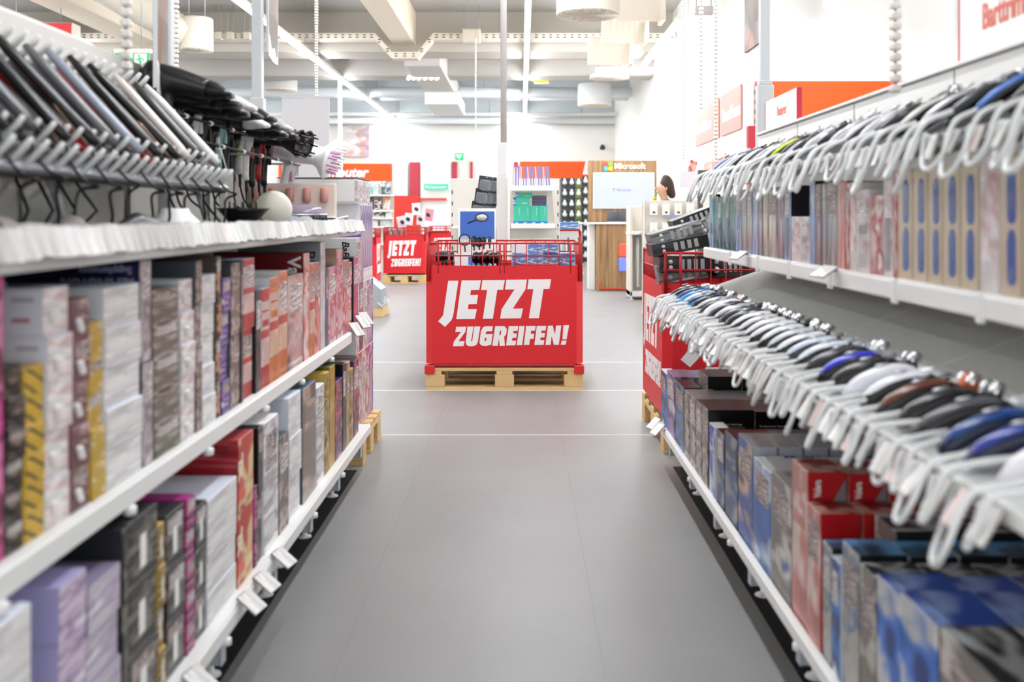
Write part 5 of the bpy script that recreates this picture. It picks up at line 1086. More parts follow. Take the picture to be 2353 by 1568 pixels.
# ------------------------------------------------------------ brand kiosk, person, equipment on the right
WOOD = bpy.data.materials.new('kiosk_walnut'); WOOD.use_nodes = True
nt = WOOD.node_tree; N = nt.nodes; L = nt.links; b = N['Principled BSDF']; b.inputs['Roughness'].default_value = .5
tc = N.new('ShaderNodeTexCoord'); mp = N.new('ShaderNodeMapping'); mp.inputs['Scale'].default_value = (9, 9, .55); n1 = N.new('ShaderNodeTexNoise'); n1.inputs['Scale'].default_value = 2.2; n1.inputs['Detail'].default_value = 5
r = N.new('ShaderNodeValToRGB'); r.color_ramp.elements[0].color = (*srgb('7d5a3c'), 1); r.color_ramp.elements[1].color = (*srgb('b89468'), 1); r.color_ramp.elements[0].position = .3; r.color_ramp.elements[1].position = .7
L.new(tc.outputs['Object'], mp.inputs[0]); L.new(mp.outputs[0], n1.inputs['Vector']); L.new(n1.outputs['Fac'], r.inputs[0]); L.new(r.outputs[0], b.inputs['Base Color'])
SQ = [mat('sq_red', 'f0503a', .4, emit=.25), mat('sq_green', '6cc04a', .4, emit=.25), mat('sq_blue', '4aa8e8', .4, emit=.25), mat('sq_yellow', 'f4bf28', .4, emit=.25)]
kd = 15.7
t = thing('brand_kiosk', 'tall walnut kiosk wall with screen and lit brand letters', 'kiosk', (1.5, kd, 0))
B = MB(); B.box(WX(1352, kd) - 1.5, WX(1509, kd) - 1.5, 0, .12, 0, 1.975, 0, .006); B.build('wood_wall', WOOD, t)
x0, x1, z0, z1 = WX(1364, kd) - 1.5, WX(1501, kd) - 1.5, WZ(478, kd), WZ(399, kd)
B = MB(); B.box(x0 - .012, x1 + .012, -.05, -.001, z0 - .012, z1 + .012, 0, .006); B.build('screen_bezel', WP, t)
B = MB(); B.box(x0, x1, -.053, -.050, z0, z1); s = B.build('screen', mat('screen_lavender', 'a9b0dd', .3, emit=.12), t)
text('Microsoft', .055, (-.02, -.054, (z0 + z1) / 2 - .01), (1, 0, 0), (0, 0, 1), mat('ink_screen', '56628f', .5), s, bold=.0)
for q in range(4):
    B = MB(); xx, zz = -.085 + .028 * (q % 2), (z0 + z1) / 2 + .012 - .028 * (q // 2); B.box(xx, xx + .025, -.0545, -.0532, zz, zz + .025); B.build('logo_square', SQ[q], s)
for q in range(4):
    B = MB(); xx, zz = WX(1387, kd) - 1.5 + .072 * (q % 2), WZ(382, kd) - .072 * (q // 2); B.box(xx, xx + .066, -.03, -.001, zz, zz + .066, 0, .012); B.build('logo_square', SQ[q], t)
text('Microsoft', .125, (WX(1411, kd) - 1.5, -.012, WZ(388, kd)), (1, 0, 0), (0, 0, 1), mat('letters_lit', 'ffffff', .4, emit=.25), t, bold=.004, ext=.1)
cd = 14.9
t = thing('kiosk_counter', 'walnut counter with white top before the kiosk wall', 'counter', (1.5, cd, 0))
B = MB(); B.box(WX(1371, cd) - 1.5, .62, 0, .6, 0, .985, 0, .006); B.build('wood_front', WOOD, t)
B = MB(); B.box(WX(1352, cd) - 1.5, .66, -.03, .62, .987, 1.012, 0, .006); B.build('counter_top', WP, t)
B = MB(); B.box(WX(1355, cd) - 1.5, WX(1370, cd) - 1.5, .25, .6, 0, .986, 0, .004); B.build('side_panel', WP, t)
for q, (ya, yb) in enumerate(((560, 589), (592, 623))):
    B = MB(); B.box(WX(1422, cd) - 1.5, WX(1452, cd) - 1.5, -.03, -.001, WZ(yb, cd), WZ(ya, cd), 0, .015); B.build('logo_square', SQ[0] if q == 0 else mat('sq_royal', '5a6cf0', .4, emit=.4), t)
B = MB(); B.tube([(WX(1378, cd) - 1.5, -.012, .16), (WX(1378, cd) - 1.5, -.012, .03), (.6, -.012, .03)], .014, 6); B.build('red_tube', mat('tube_red', 'e0402e', .4), t)
for q, (px, rz) in enumerate(((1406, .3), (1434, -.2))):
    t = thing('tablet', ('small folding tablet at the left of the kiosk counter', 'tablet tilted beside it on the kiosk counter')[q], 'tablet', (WX(px, cd + .25), cd + .25, 1.012), rz, 'tablets on the counter')
    B = MB(); B.T = Matrix.Rotation(.35, 4, 'X'); B.box(-.09, .09, -.006, .006, .002, .17, 0, .003); B.build('display', mat('tablet_dark', '4b5058', .2), t)
    B = MB(); B.box(-.09, .09, -.13, -.01, 0, .008, 0, .002); B.build('keyboard', WP, t)
    B = MB(); B.T = Matrix.Rotation(-.5, 4, 'X'); B.box(-.05, .05, .0, .006, .0, .12); B.build('stand', SILV, t)
# grey gondola end and peg wall
gd = 13.3
t = thing('slotted_rack', 'grey slotted rack end with hanging white parts beside the counter', 'shelf unit', (WX(1448, gd), gd, 0))
w = .40
B = MB(); B.box(0, .03, 0, .5, .03, 1.24, 0, .003); B.box(w - .03, w, 0, .5, .03, 1.24, 0, .003); B.build('side_post', BEIGE, t)
B = MB(); B.box(.03, w - .03, .46, .49, .05, 1.24, 0, .002); B.build('back_panel', BEIGE, t)
B = MB(); B.box(-.01, w + .01, -.02, .48, .86, .90, 0, .004); B.build('shelf', W, t)
B = MB(); B.box(0, w, 0, .5, .05, .11, 0, .004); B.build('base_shelf', W, t)
for x in (.02, w - .02):
    B = MB(); B.lathe([(.03, 0), (.03, .008), (.012, .012), (.012, .06)], 12, 0, Matrix.Translation((x, .03, 0))); B.build('foot', WP, t)
for q, (x, z) in enumerate(((.12, .82), (.22, .80))):
    B = MB(); B.lathe([(.022, 0), (.026, -.1), (.022, -.45), (.012, -.62), (.03, -.66)], 12, 0, Matrix.Translation((WX(1448, gd) + x, gd + .2, z))); tag(B.build('hanging_tube', W), ('white tube hanging in the grey slotted rack', 'second white tube hanging in the grey slotted rack')[q], 'tube', 'tubes hanging in the slotted rack')
pd = 11.4
t = thing('peg_wall', 'pale perforated peg wall with white packs behind the right bin', 'display wall', (WX(1476, pd), pd, 0))
PEGW = bpy.data.materials.new('pegboard'); PEGW.use_nodes = True
nt = PEGW.node_tree; N = nt.nodes; L = nt.links; b = N['Principled BSDF']; tc = N.new('ShaderNodeTexCoord'); mp = N.new('ShaderNodeMapping'); mp.inputs['Scale'].default_value = (40, 40, 40)
vo = N.new('ShaderNodeTexVoronoi'); vo.inputs['Randomness'].default_value = 0; r = N.new('ShaderNodeValToRGB'); r.color_ramp.elements[0].color = (*srgb('8d8a82'), 1); r.color_ramp.elements[1].color = (*srgb('e6e2d8'), 1); r.color_ramp.elements[0].position = .2; r.color_ramp.elements[1].position = .3
L.new(tc.outputs['Object'], mp.inputs[0]); L.new(mp.outputs[0], vo.inputs['Vector']); L.new(vo.outputs['Distance'], r.inputs[0]); L.new(r.outputs[0], b.inputs['Base Color'])
B = MB(); B.box(0, .75, 0, .03, .1, 1.285, 0, .003); B.build('peg_board', PEGW, t)
B = MB(); B.box(0, .03, -.02, .05, 0, 1.29, 0, .002); B.build('post', BEIGE, t)
B = MB(); B.box(0, .75, -.35, 0, .06, .12, 0, .003); B.build('base_shelf', W, t)
for q in range(7):
    x = WX(1492 + (q % 4) * 28, pd); z = WZ(468 if q < 4 else 512, pd)
    s = thing('white_pack', '%s white pack hanging in the %s row of the peg wall' % (nth(q % 4 + 1), 'upper' if q < 4 else 'lower'), 'pack', (x, pd - .05, z), 0, 'white packs on the peg wall')
    B = MB(); B.box(0, .085, -.012, .012, -.13, 0, 0, .003); B.build('card', mat('pack_cream', 'f1ede2', .5), s)
    B = MB(); B.box(.03, .06, -.0135, -.012, -.11, -.09); B.build('mark', DG, s)
    B = MB(); B.cyl((.042, .05, -.008), (.042, -.03, -.008), .003, n=6); B.build('hook', CHROME, s)
for q, c1 in enumerate(('a9abb2', '8fa3cf')):
    B = MB(); B.box(0, .065, -.006, 0, 0, .045, 0, .001); tag(B.build('price_card', mat('pc_' + c1, c1, .5), None, (WX(1523 + q * 15, pd), pd - .04, WZ(501, pd))), ('grey price card between the peg wall packs', 'blue price card between the peg wall packs')[q], 'price card')
t = thing('white_lamp', 'round white globe lamp standing behind the peg wall', 'lamp', (WX(1580, 12.9), 12.9, 0))
B = MB(); B.lathe([(.13, 0), (.13, .02), (.03, .03), (.025, 1.14), (.06, 1.15)], 18); B.build('stand', WP, t)
B = MB(); B.T = Matrix.Translation((0, 0, 1.27)); B.lathe([(.05, -.12), (.13, -.10), (.155, 0), (.12, .075), (.05, .10), (.04, .14), (0, .15)], 22, 0, caps=False); B.build('globe', WP, t)
B = MB(); B.box(WX(1605, 9.2), WX(1705, 9.2), 9.2, 9.26, 0, WZ(391, 9.2), 0, .004); o = tag(B.build('dark_cabinet', mat('cabinet_grey', '4f4b47', .5)), 'dark grey cabinet back seen behind the far end of the shaver trays', 'cabinet')
B = MB(); B.box(WX(1617, 9.15), WX(1662, 9.15), 9.18, 9.199, .5, WZ(402, 9.15), 0, .003); B.build('light_panel', BEIGE, o)
t = thing('display_sign', 'pale lilac-white flat sign hanging right of the person', 'sign', (WX(1563, 12.6), 12.6, WZ(432, 12.6))); B = MB(); B.box(0, .195, -.006, .006, 0, .205, 0, .002); B.build('panel', mat('sign_lilac', 'eeeaf2', .4), t)
B = MB(); B.cyl((.1, 0, .2), (.1, 0, 3.0), .004, n=5); B.build('suspension_wire', GREY, t)
t = thing('tilted_sign', 'small tilted red and white sign by the orange band', 'sign', (WX(1578, 13.5), 13.5, WZ(402, 13.5)), .5); B = MB(); B.T = Matrix.Rotation(.3, 4, 'Y'); B.box(0, .12, -.006, .006, 0, .22, 0, .002); B.build('panel', pmat('tilt', ['f0ecea', 'e6b9b0', 'c9413a', 'f4f2f0'], 2, 2, 120), t)
B = MB(); B.box(.05, .07, .006, .02, -.9, .1); B.build('stand', GREY, t)
B = MB(); B.tube([(0, 0, 0), (.02, 0, .05), (.05, 0, .10)], [.012, .02, .006], 6); o = B.build('colour_flag', mat('flag_yellow', 'f2d21c', .4), None, (WX(1500, 12.9), 12.9, WZ(463, 12.9))); tag(o, 'small yellow and green paper flag left of the person', 'flag'); B = MB(); B.tube([(.03, 0, .07), (.058, 0, .115)], [.02, .006], 6); B.build('flag_tip', mat('flag_green', '54b848', .4), o)
B = MB(); B.cyl((0, 0, -.9), (0, 0, .005), .004, n=5); B.build('stick', GREY, o)
# person behind the counter, head turned left
pp = Vector((WX(1527, 12.3), 12.3, 0))
t = thing('person', 'person with brown tied-back hair in an olive top, looking left', 'person', pp, 0); t.scale = (.91, .91, .91)
def skin_mesh(name, nodes, edges, m, par, lev=2):
    me = bpy.data.meshes.new(name); me.from_pydata([n[:3] for n in nodes], edges, []); me.materials.append(m)
    o = bpy.data.objects.new(name, me); COL.objects.link(o); sk = o.modifiers.new('s', 'SKIN'); 
    for i, n in enumerate(nodes): me.skin_vertices[0].data[i].radius = (n[3], n[4] if len(n) > 4 else n[3])
    me.skin_vertices[0].data[0].use_root = True; sk.use_smooth_shade = True
    sb = o.modifiers.new('u', 'SUBSURF'); sb.levels = lev; sb.render_levels = lev; o.parent = par; return o
SKIN = mat('skin', 'd9a98c', .5); OLV = mat('top_olive', '6b6f57', .7); TRS = mat('trousers_dark', '2b2d33', .7); HAIR = mat('hair_brown', '3d2a1c', .5)
NB = [(0, 0, .95, .13, .10), (0, 0, 1.12, .11, .09), (0, 0, 1.28, .145, .10), (.01, 0, 1.40, .06), (-.005, 0, 1.46, .052), (-.025, 0, 1.51, .070, .062), (-.03, 0, 1.57, .098, .088), (-.02, 0, 1.66, .098, .090),
      (0, -.17, 1.36, .052), (-.02, -.22, 1.10, .042), (-.16, -.18, .98, .034), (-.24, -.16, .99, .028), (0, .17, 1.36, .052), (-.02, .22, 1.10, .042), (-.16, .18, .98, .034), (-.24, .16, .99, .028),
      (0, -.09, .88, .09), (.01, -.10, .48, .058), (.03, -.10, .09, .042), (-.08, -.10, .04, .036), (0, .09, .88, .09), (.01, .10, .48, .058), (.03, .10, .09, .042), (-.08, .10, .04, .036)]
EB = [(0, 1), (1, 2), (2, 3), (3, 4), (4, 5), (5, 6), (6, 7), (2, 8), (8, 9), (9, 10), (10, 11), (2, 12), (12, 13), (13, 14), (14, 15), (0, 16), (16, 17), (17, 18), (18, 19), (0, 20), (20, 21), (21, 22), (22, 23)]
skin_mesh('body', NB, EB, SKIN, t)
for s in (-1, 1):
    for q in range(5):
        yy = s * .16 + (q - 1.5) * .017 if q < 4 else s * .16 - s * .045
        l_ = (.07, .08, .075, .06, .045)[q]; B = MB(); x0 = -.25 if q < 4 else -.225
        B.tube([(x0, yy, .99), (x0 - l_ * .55, yy, .985), (x0 - l_, yy, .968)], [.009, .008, .006], 7); B.build('finger', SKIN, t)
skin_mesh('olive_top', [(0, 0, .92, .15, .115), (0, 0, 1.12, .13, .105), (0, 0, 1.28, .165, .115), (.01, 0, 1.43, .085), (0, -.18, 1.385, .072), (-.02, -.225, 1.12, .056), (-.10, -.20, 1.03, .048), (0, .18, 1.385, .072), (-.02, .225, 1.12, .056), (-.10, .20, 1.03, .048)], [(0, 1), (1, 2), (2, 3), (2, 4), (4, 5), (5, 6), (2, 7), (7, 8), (8, 9)], OLV, t)
skin_mesh('trousers', [(0, 0, .94, .14, .11), (0, -.09, .86, .105), (.01, -.10, .48, .075), (.03, -.10, .10, .058), (0, .09, .86, .105), (.01, .10, .48, .075), (.03, .10, .10, .058)], [(0, 1), (1, 2), (2, 3), (0, 4), (4, 5), (5, 6)], TRS, t)
skin_mesh('hair', [(-.055, 0, 1.70, .085, .09), (.0, 0, 1.69, .115, .115), (.04, 0, 1.63, .115, .108), (.065, 0, 1.56, .085, .08), (.10, 0, 1.51, .06), (.115, 0, 1.45, .04)], [(0, 1), (1, 2), (2, 3), (3, 4), (4, 5)], HAIR, t)
B = MB(); B.tube([(-.104, 0, 1.615), (-.128, 0, 1.58), (-.112, 0, 1.57)], [.008, .014, .008], 8); B.build('nose', SKIN, t)
for s in (-1, 1):
    B = MB(); B.lathe([(0, -.011), (.009, -.006), (.011, 0), (.009, .006), (0, .011)], 10, 0, Matrix.Translation((-.094, s * .030, 1.597)), caps=False); B.build('eye', mat('eye_white', 'f0ece6', .2), t)
    B = MB(); B.lathe([(0, -.005), (.0055, 0), (0, .005)], 8, 0, Matrix.Translation((-.103, s * .031, 1.597)), caps=False); B.build('pupil', HAIR, t)
    B = MB(); B.tube([(0, s * .076, 1.60), (.018, s * .084, 1.605), (.014, s * .082, 1.57), (-.002, s * .074, 1.56)], [.008, .011, .009, .006], 7); B.build('ear', SKIN, t)
B = MB(); B.tube([(-.092, -.022, 1.530), (-.105, 0, 1.532), (-.092, .022, 1.530)], [.003, .007, .003], 7); B.build('mouth', mat('lips', 'b5695c', .5), t)
B = MB(); B.tube([(.0, -.07, 1.41), (-.08, -.10, 1.30), (-.135, -.04, 1.18), (-.14, .02, 1.12)], .006, 6); B.build('lanyard', mat('lanyard_blue', '5a74b8', .5), t)
# ------------------------------------------------------------ right wall graphics
t = thing('orange_sign_band', 'wide orange sign band on the white wall behind the right header', 'sign', (2.42, 10.42, 1.5))
B = MB(); B.box(0, 1.95, -.02, .03, 0, 1.0, 0, .002); B.build('panel', ORANGE, t); text('Parfum', .34, (1.16, -.021, .54), (1, 0, 0), (0, 0, 1), LETW, t, bold=.03, shear=.2)
B = MB()
for z in range(9): B.box(-.012, -.002, -.01, .01, .06 + z * .10, .11 + z * .10)
B.build('slot_edge', DG, t)
PINK1 = mat('sign_salmon', 'f0a094', .5); TXR = mat('ink_salmon', 'efb0a4', .6)
for q, (ya, yb) in enumerate(((10.95, 12.05), (12.2, 13.8))):
    t = thing('wall_sign', ('salmon wall sign with white letters, nearer one', 'salmon wall sign with white letters, farther one')[q], 'sign', (2.39, ya, 2.06), 0, 'salmon wall signs')
    B = MB(); B.box(-.012, .004, 0, yb - ya, 0, .48, 0, .001); B.build('panel', PINK1, t)
    text('SmartPhone', .20, (-.0125, (yb - ya) * .90, .16), (0, -1, 0), (0, 0, 1), LETW, t, bold=.05)
t = thing('wall_slogan', 'faint red slogan lettering below the salmon wall signs', 'lettering', (2.39, 13.2, 1.70)); text('Jetzt Handy in Raten', .22, (-.004, 0, 0), (0, -1, 0), (0, 0, 1), TXR, t, bold=.01)
B = MB(); B.box(WX(1720, 9.9), WX(1743, 9.9), 9.9, 10.0, 0, WZ(289, 9.9), 0, .004); tag(B.build('red_pillar_panel', mat('panel_crimson', 'bb2338', .5)), 'crimson upright panel left of the grey post, before the orange band', 'panel')
# ------------------------------------------------------------ back wall: bands, doorway, goods
bd = 25.9
def band(label, xa, xb, ya, yb, m, name='sign_band', cat='sign', dd=bd, th=.06):
    B = MB(); B.box(WX(xa, dd), WX(xb, dd), dd, dd + th, 0 if yb > 500 else WZ(yb, dd), WZ(ya, dd), 0, .003); return tag(B.build(name, m), label, cat)
o = band('orange sign band reading Computer on the back wall', 640, 900, 376, 418, ORANGE); text('Computer', .34, (WX(715, bd), bd - .004, WZ(406, bd)), (1, 0, 0), (0, 0, 1), LETW, o, bold=.045, shear=.22)
o = band('orange sign band behind the kiosk on the back wall', 1195, 1600, 371, 418, ORANGE); text('Drucken', .52, (WX(1338, bd), bd - .004, WZ(399, bd)), (1, 0, 0), (0, 0, 1), LETW, o, bold=.045, shear=.22, space=1.9)
band('white column beside the orange computer band', 901, 937, 372, 520, W, 'wall_column_panel', 'panel')
band('dark red door jamb left of the white doorway', 941, 965, 373, 455, mat('jamb_red', 'c23a4a', .5), 'door_jamb', 'panel')
band('bright red panel below the white column', 899, 965, 450, 530, mat('panel_red', 'e03a2a', .5), 'red_panel', 'panel', bd - .08)
band('red rail across the white doorway', 966, 1026, 455, 461, mat('rail_red', 'e05a50', .5), 'door_rail', 'rail', bd - .1)
band('red upright strip left of the green first-aid sign', 1038, 1050, 372, 412, mat('jamb_red', 'c23a4a', .5), 'wall_strip', 'panel'); band('narrow red upright strip right of the first-aid sign', 1080, 1086, 372, 412, mat('jamb_red', 'c23a4a', .5), 'wall_strip', 'panel'); band('short dark red strip beside the middle post', 1181, 1190, 372, 384, mat('jamb_red', 'c23a4a', .5), 'wall_strip', 'panel')
GRN = mat('sign_green', '17a06a', .4, emit=.35)
t = band('green emergency exit lettering sign over the white doorway', 974, 1030, 423, 436, mat('sign_teal', '35b08a', .4, emit=.25), 'exit_sign', 'sign', bd - .15); text('Notausgang', .115, (WX(978, bd), bd - .154, WZ(433.5, bd)), (1, 0, 0), (0, 0, 1), LETW, t, bold=.02)
t = band('green square sign with white heart above the red strips', 1046, 1065, 352, 368, GRN, 'first_aid_sign', 'sign', bd - .15)
B = MB(); B.prism([(0, -.07), (.07, 0), (.065, .05), (.03, .06), (0, .03), (-.03, .06), (-.065, .05), (-.07, 0)], frame((WX(1055.5, bd), bd - .151, WZ(360, bd)), (1, 0, 0), (0, 0, 1)), .004); B.build('heart', LETW, t)
band('plain white doorway leaf at the back', 966, 1036, 378, 560, mat('door_white', 'fbfaf8', .5), 'door_leaf', 'door', bd + .02)
band('poster of a resting baby high on the back wall', 785, 848, 288, 360, pmat('poster', ['f4f0ee', 'efe6e4', 'd9a9a0', 'b9bde0', 'f6f4f3'], 2, 2, 121), 'poster', 'poster', bd, .02)
B = MB(); B.lathe([(.0, -.06), (.06, -.05), (.075, 0), (.06, .04), (.03, .06)], 14, 0, Matrix.Translation((WX(1384, bd), bd - .08, WZ(340, bd))), caps=False); B.box(WX(1384, bd) - .03, WX(1384, bd) + .03, bd - .08, bd + .1, WZ(340, bd) + .04, WZ(340, bd) + .08); tag(B.build('dome_camera', DG), 'small dark dome camera on the white back wall', 'camera')
gd = 24.
t = thing('pack_wall', 'wall rack of dark and green hanging packs behind the kiosk', 'display wall', (1.9, gd, 0)); B = MB(); B.box(WX(1286, gd) - 1.9, WX(1565, gd) - 1.9, .1, .14, 0, WZ(409, gd), 0, .004); B.build('rack_panel', mat('rack_grey', '8d9290', .5), t)
PB1, PB2 = mat('packw_dark', '2b3034', .3), mat('packw_green', '6d7a3a', .4); PWH = mat('packw_white', 'e9ecec', .3)
cols = [1297, 1313, 1329, 1345, 1514, 1531, 1548]
for ci, px in enumerate(cols):
    for r in range(9 if ci < 4 else 6):
        py = 420 + r * 24.5 - (4 if ci == 3 else 0)
        o = MB(); o.box(-.075, .075, -.01, .01, -.12, .11, 0, .004); o = o.build('hanging_pack', PB2 if ci in (2, 5) else PB1, None, (WX(px, gd), gd - .01, WZ(py, gd)))
        tag(o, '%s dark pack down in the %s column of the rear pack wall' % (nth(r + 1), nth(ci + 1)), 'pack', 'packs on the rear pack wall')
        B = MB(); B.lathe([(.0, -.06), (.05, -.045), (.055, 0), (.03, .05), (.025, .09)], 10, 0, Matrix.Translation((.005, -.03, .01)) @ Matrix.Diagonal((1, .4, 1, 1)), caps=False); B.build('bulb', PWH, o)
for q, px in enumerate((1265, 1275)):
    pass
t = thing('low_shelf', 'white low shelf of bluish goods left of the kiosk counter', 'shelf unit', (WX(1338, 17.5), 17.5, 0)); 
B = MB(); B.box(-.5, .02, 0, .4, .97, 1.0, 0, .004); B.box(-.5, .02, 0, .4, .10, .13, 0, .004); B.box(-.5, .02, .4, .42, .1, 1.0); B.build('shelf_frame', W, t)
for q in range(5):
    B = MB(); B.tube([(0, 0, 0), (.02, 0, .35), (.0, 0, .60)], [.035, .03, .02], 8); o = B.build('boxed_tool', mat('tool_blue%d' % (q % 2), ('3d4652', '9fb0bc')[q % 2], .3), None, (WX(1338, 17.5) - .42 + q * .09, 17.6, .131)); tag(o, '%s dark slim tool from the left on the low shelf by the kiosk' % nth(q + 1), 'tool', 'tools on the low shelf')
# far left shelf with boxes
sd = 19.5
t = thing('far_shelf', 'white far shelf with small boxes left of the distant red bin', 'shelf unit', (WX(870, sd), sd, 0)); x0, x1 = WX(830, sd) - WX(870, sd), WX(899, sd) - WX(870, sd)
B = MB(); B.box(x0, x1, .38, .41, 0, WZ(415, sd), 0, .004); B.build('back_panel', BEIGE, t)
for y in (483, 500, 520, 560):
    B = MB(); z = WZ(y, sd); B.box(x0, x1, 0, .38, z - .035, z, 0, .004); B.build('shelf', W, t)
for i, (px, ya, yb, w, c1) in enumerate(((852, 420, 447, 13, '8fc9c4'), (864, 418, 445, 12, 'cfd8d8'), (887, 416, 447, 22, '55697d'), (849, 449, 480, 14, '4a4a4c'), (868, 453, 480, 16, '6a4648'), (888, 447, 480, 16, 'b98a5c'), (868, 485, 499, 30, '3f5450'), (892, 487, 499, 12, 'e3e6e6'), (856, 505, 519, 24, 'd9dcdc'), (884, 505, 519, 20, 'c9cfcf'))):
    B = MB(); d = sd + .06; B.box(-w / 2 / F * d, w / 2 / F * d, 0, .15, 0, (yb - ya) / F * d, 0, .004); zb = WZ((447.5, 483, 500, 520)[0 if yb == 447 or yb == 445 else 1 if yb == 480 else 2 if yb == 499 else 3], sd)
    o = B.build('small_box', pmat('fs' + c1, [c1, c1, 'e3e1de', c1], 2, 2, 130 + i), None, (WX(px, d), d, zb + .0005)); tag(o, '%s small box on the far left shelf, counted from top left' % nth(i + 1), 'box', 'small boxes on the far shelf')
B = MB(); z = WZ(447.5, sd); B.box(x0 + WX(870, sd), x1 + WX(870, sd), sd, sd + .38, z - .03, z, 0, .003); o = B.build('shelf', W); o.parent = t; o.matrix_parent_inverse = Matrix.Translation(-t.location)
t = thing('floor_display', 'low grey floor display with tilted price tags beside the half-hidden bin', 'display', (WX(846, 11.), 11., 0))
B = MB(); B.box(0, .16, 0, .5, 0, .10, 0, .004); B.build('base', WOODP, t); B = MB(); B.prism([(0, .1), (.16, .1), (.14, .30), (0, .42)], frame((0, .0, 0), (1, 0, 0), (0, 0, 1)), -.4); B.build('side_panel', GREY, t)
for q in range(5):
    B = MB(); B.T = Matrix.Translation((.10 + .012 * q, -.02 + .05 * q, .16 + .012 * q)) @ Matrix.Rotation(.7, 4, 'Y'); B.box(0, .07, 0, .03, 0, .006); B.build('tag_holder', WP, t)
# ------------------------------------------------------------ ceiling services
CRM = mat('service_cream', 'efe6d6', .5); SWH = mat('service_white', 'f1f3f3', .5)
def tray(label, x0, x1, dd, ya, yb, dips=None):
    t = thing('cable_tray', label, 'cable tray', (0, dd, 0))
    za, zb = WZ(ya, dd), WZ(yb, dd)
    path = [(x0, 0)] + (dips or []) + [(x1, 0)]
    B = MB(); S = MB()
    for (xa, oa), (xb, ob) in zip(path, path[1:]):
        B._add([(xa, 0, zb + oa), (xb, 0, zb + ob), (xb, 0, za + ob), (xa, 0, za + oa), (xa, .25, zb + oa), (xb, .25, zb + ob), (xb, .25, zb + ob + .01), (xa, .25, zb + oa + .01), (xa, .01, zb + oa + .01), (xb, .01, zb + ob + .01), (xb, .01, za + ob), (xa, .01, za + oa)],
               [(0, 1, 2, 3), (0, 4, 5, 1), (7, 8, 9, 6), (8, 11, 10, 9), (3, 2, 10, 11), (4, 7, 6, 5)])
        n = int((xb - xa) / .11)
        for k in range(n):
            f = (k + .5) / n; x = xa + (xb - xa) * f; o = oa + (ob - oa) * f
            for r in (.35, .72): z = zb + (za - zb) * r + o; S.box(x - .022, x + .022, -.002, -.0002, z - .008, z + .008)
    B.build('tray_rail', CRM, t); S.build('tray_slots', mat('slot_dark', '6b6258', .7), t)
    B = MB(); B.tube([(x, .12, zb + o + .03) for x, o in path], .014, 6); B.tube([(x, .16, zb + o + .05) for x, o in path], .010, 6); B.build('cables', mat('cable_dark', '3a3a3e', .6), t)
    return t
td = 15.6
xl = WX(865, td); tray('cream slotted cable tray dipping under the long ceiling beam', -8.5, 2.38, td, 76, 91, [(WX(862, td), 0), (WX(900, td), -.29), (WX(960, td), -.29), (WX(995, td), 0)])
def pbox(label, px0, px1, py0, py1, d, dp, m, name, cat, wire=True):
    t = thing(name, label, cat, (WX((px0 + px1) / 2, d), d, WZ(py1, d))); w = (px1 - px0) / F * d; h = (py1 - py0) / F * d
    B = MB(); B.box(-w / 2, w / 2, 0, dp, 0, h, 0, min(w, h) * .06); B.build('casing', m, t)
    B = MB()
    for x in (-w * .4, w * .4): B.cyl((x, dp / 2, h), (x, dp / 2, CEIL - t.location.z), .006, n=5)
    B.build('hanger_rod', GREY, t); return t
t = pbox('beige junction box on the cable tray right of the dip', 1062, 1104, 65, 97, 15.4, .12, mat('junction_beige', 'd9cfbd', .5), 'junction_box', 'junction box')
for q, px in enumerate((500, 527, 566)): pbox('%s small junction box on the cable tray left of the dip' % nth(q + 1), px - 8, px + 8, 73, 90, 15.4, .1, mat('junction_beige', 'd9cfbd', .5), 'junction_box', 'junction box')
def drum(label, px, py0, py1, wpx, d, m, gril=True):
    t = thing('air_diffuser', label, 'air vent', (WX(px, d), d, WZ(py1, d))); r = wpx / 2 / F * d; h = (py1 - py0) / F * d
    B = MB(); B.lathe([(r, 0), (r, h * .04), (r * .985, h * .05), (r * .985, h * .95), (r * .93, h)], 28, 0); B.build('drum', m, t)
    B = MB(); B.lathe([(r * .95, -.012), (r * .95, 0)], 28, 0); B.build('perforated_plate', pmat('plate' + str(int(px)), ['efe6d6', 'd9cdb8', '9a917f', 'f3ece0'], 30, 1, 7), t)
    B = MB(); B.cyl((r * .5, 0, h), (r * .5, 0, CEIL - t.location.z), .008, n=5); B.cyl((-r * .5, 0, h), (-r * .5, 0, CEIL - t.location.z), .008, n=5); B.build('hanger_rod', GREY, t); return t, r, h
t, r, h = drum('cream drum air vent with ribbed elbow hose above the dryers', 452, 42, 116, 74, 13., CRM)
B = MB(); pts = [Vector((-r * .6, -.02, h * .5)) + Vector((-.22 * k * .42 - .02 * k, -.0 - .12 * k * .30, .062 * k)) for k in range(12)]; n = []; rr = []
for i in range(len(pts) - 1):
    for s in range(6): n.append(pts[i].lerp(pts[i + 1], s / 6)); rr.append(.205 if s % 2 else .192)
B.tube(n, rr, 20); B.build('ribbed_hose', CRM, t)
t, r, h = drum('large cream round ceiling vent at the top right of the long light', 1352, -20, 34, 148, 10.5, CRM)
t, r, h = drum('white drum air vent below the far ceiling', 1366, 193, 243, 78, 20.5, SWH)
t, r, h = drum('pale drum air vent behind the slim left post', 645, 168, 208, 76, 19.5, mat('service_pale', 'd9d5d1', .6))
t, r, h = drum('flat white round vent below the rear beam', 1400, 172, 180, 92, 18.0, SWH)
t = thing('roof_pipe', 'broad white roof pipe beside the white side wall', 'duct', (0, 20.0, 0))
B = MB(); zc = WZ(205, 20.); B.tube([(WX(1405, 20), 20., zc + .02), (WX(1440, 20), 20., zc), (WX(1470, 20), 20., zc), (WX(1625, 20), 20.4, zc)], [.10, .20, .28, .28], 20); B.build('pipe', SWH, t)
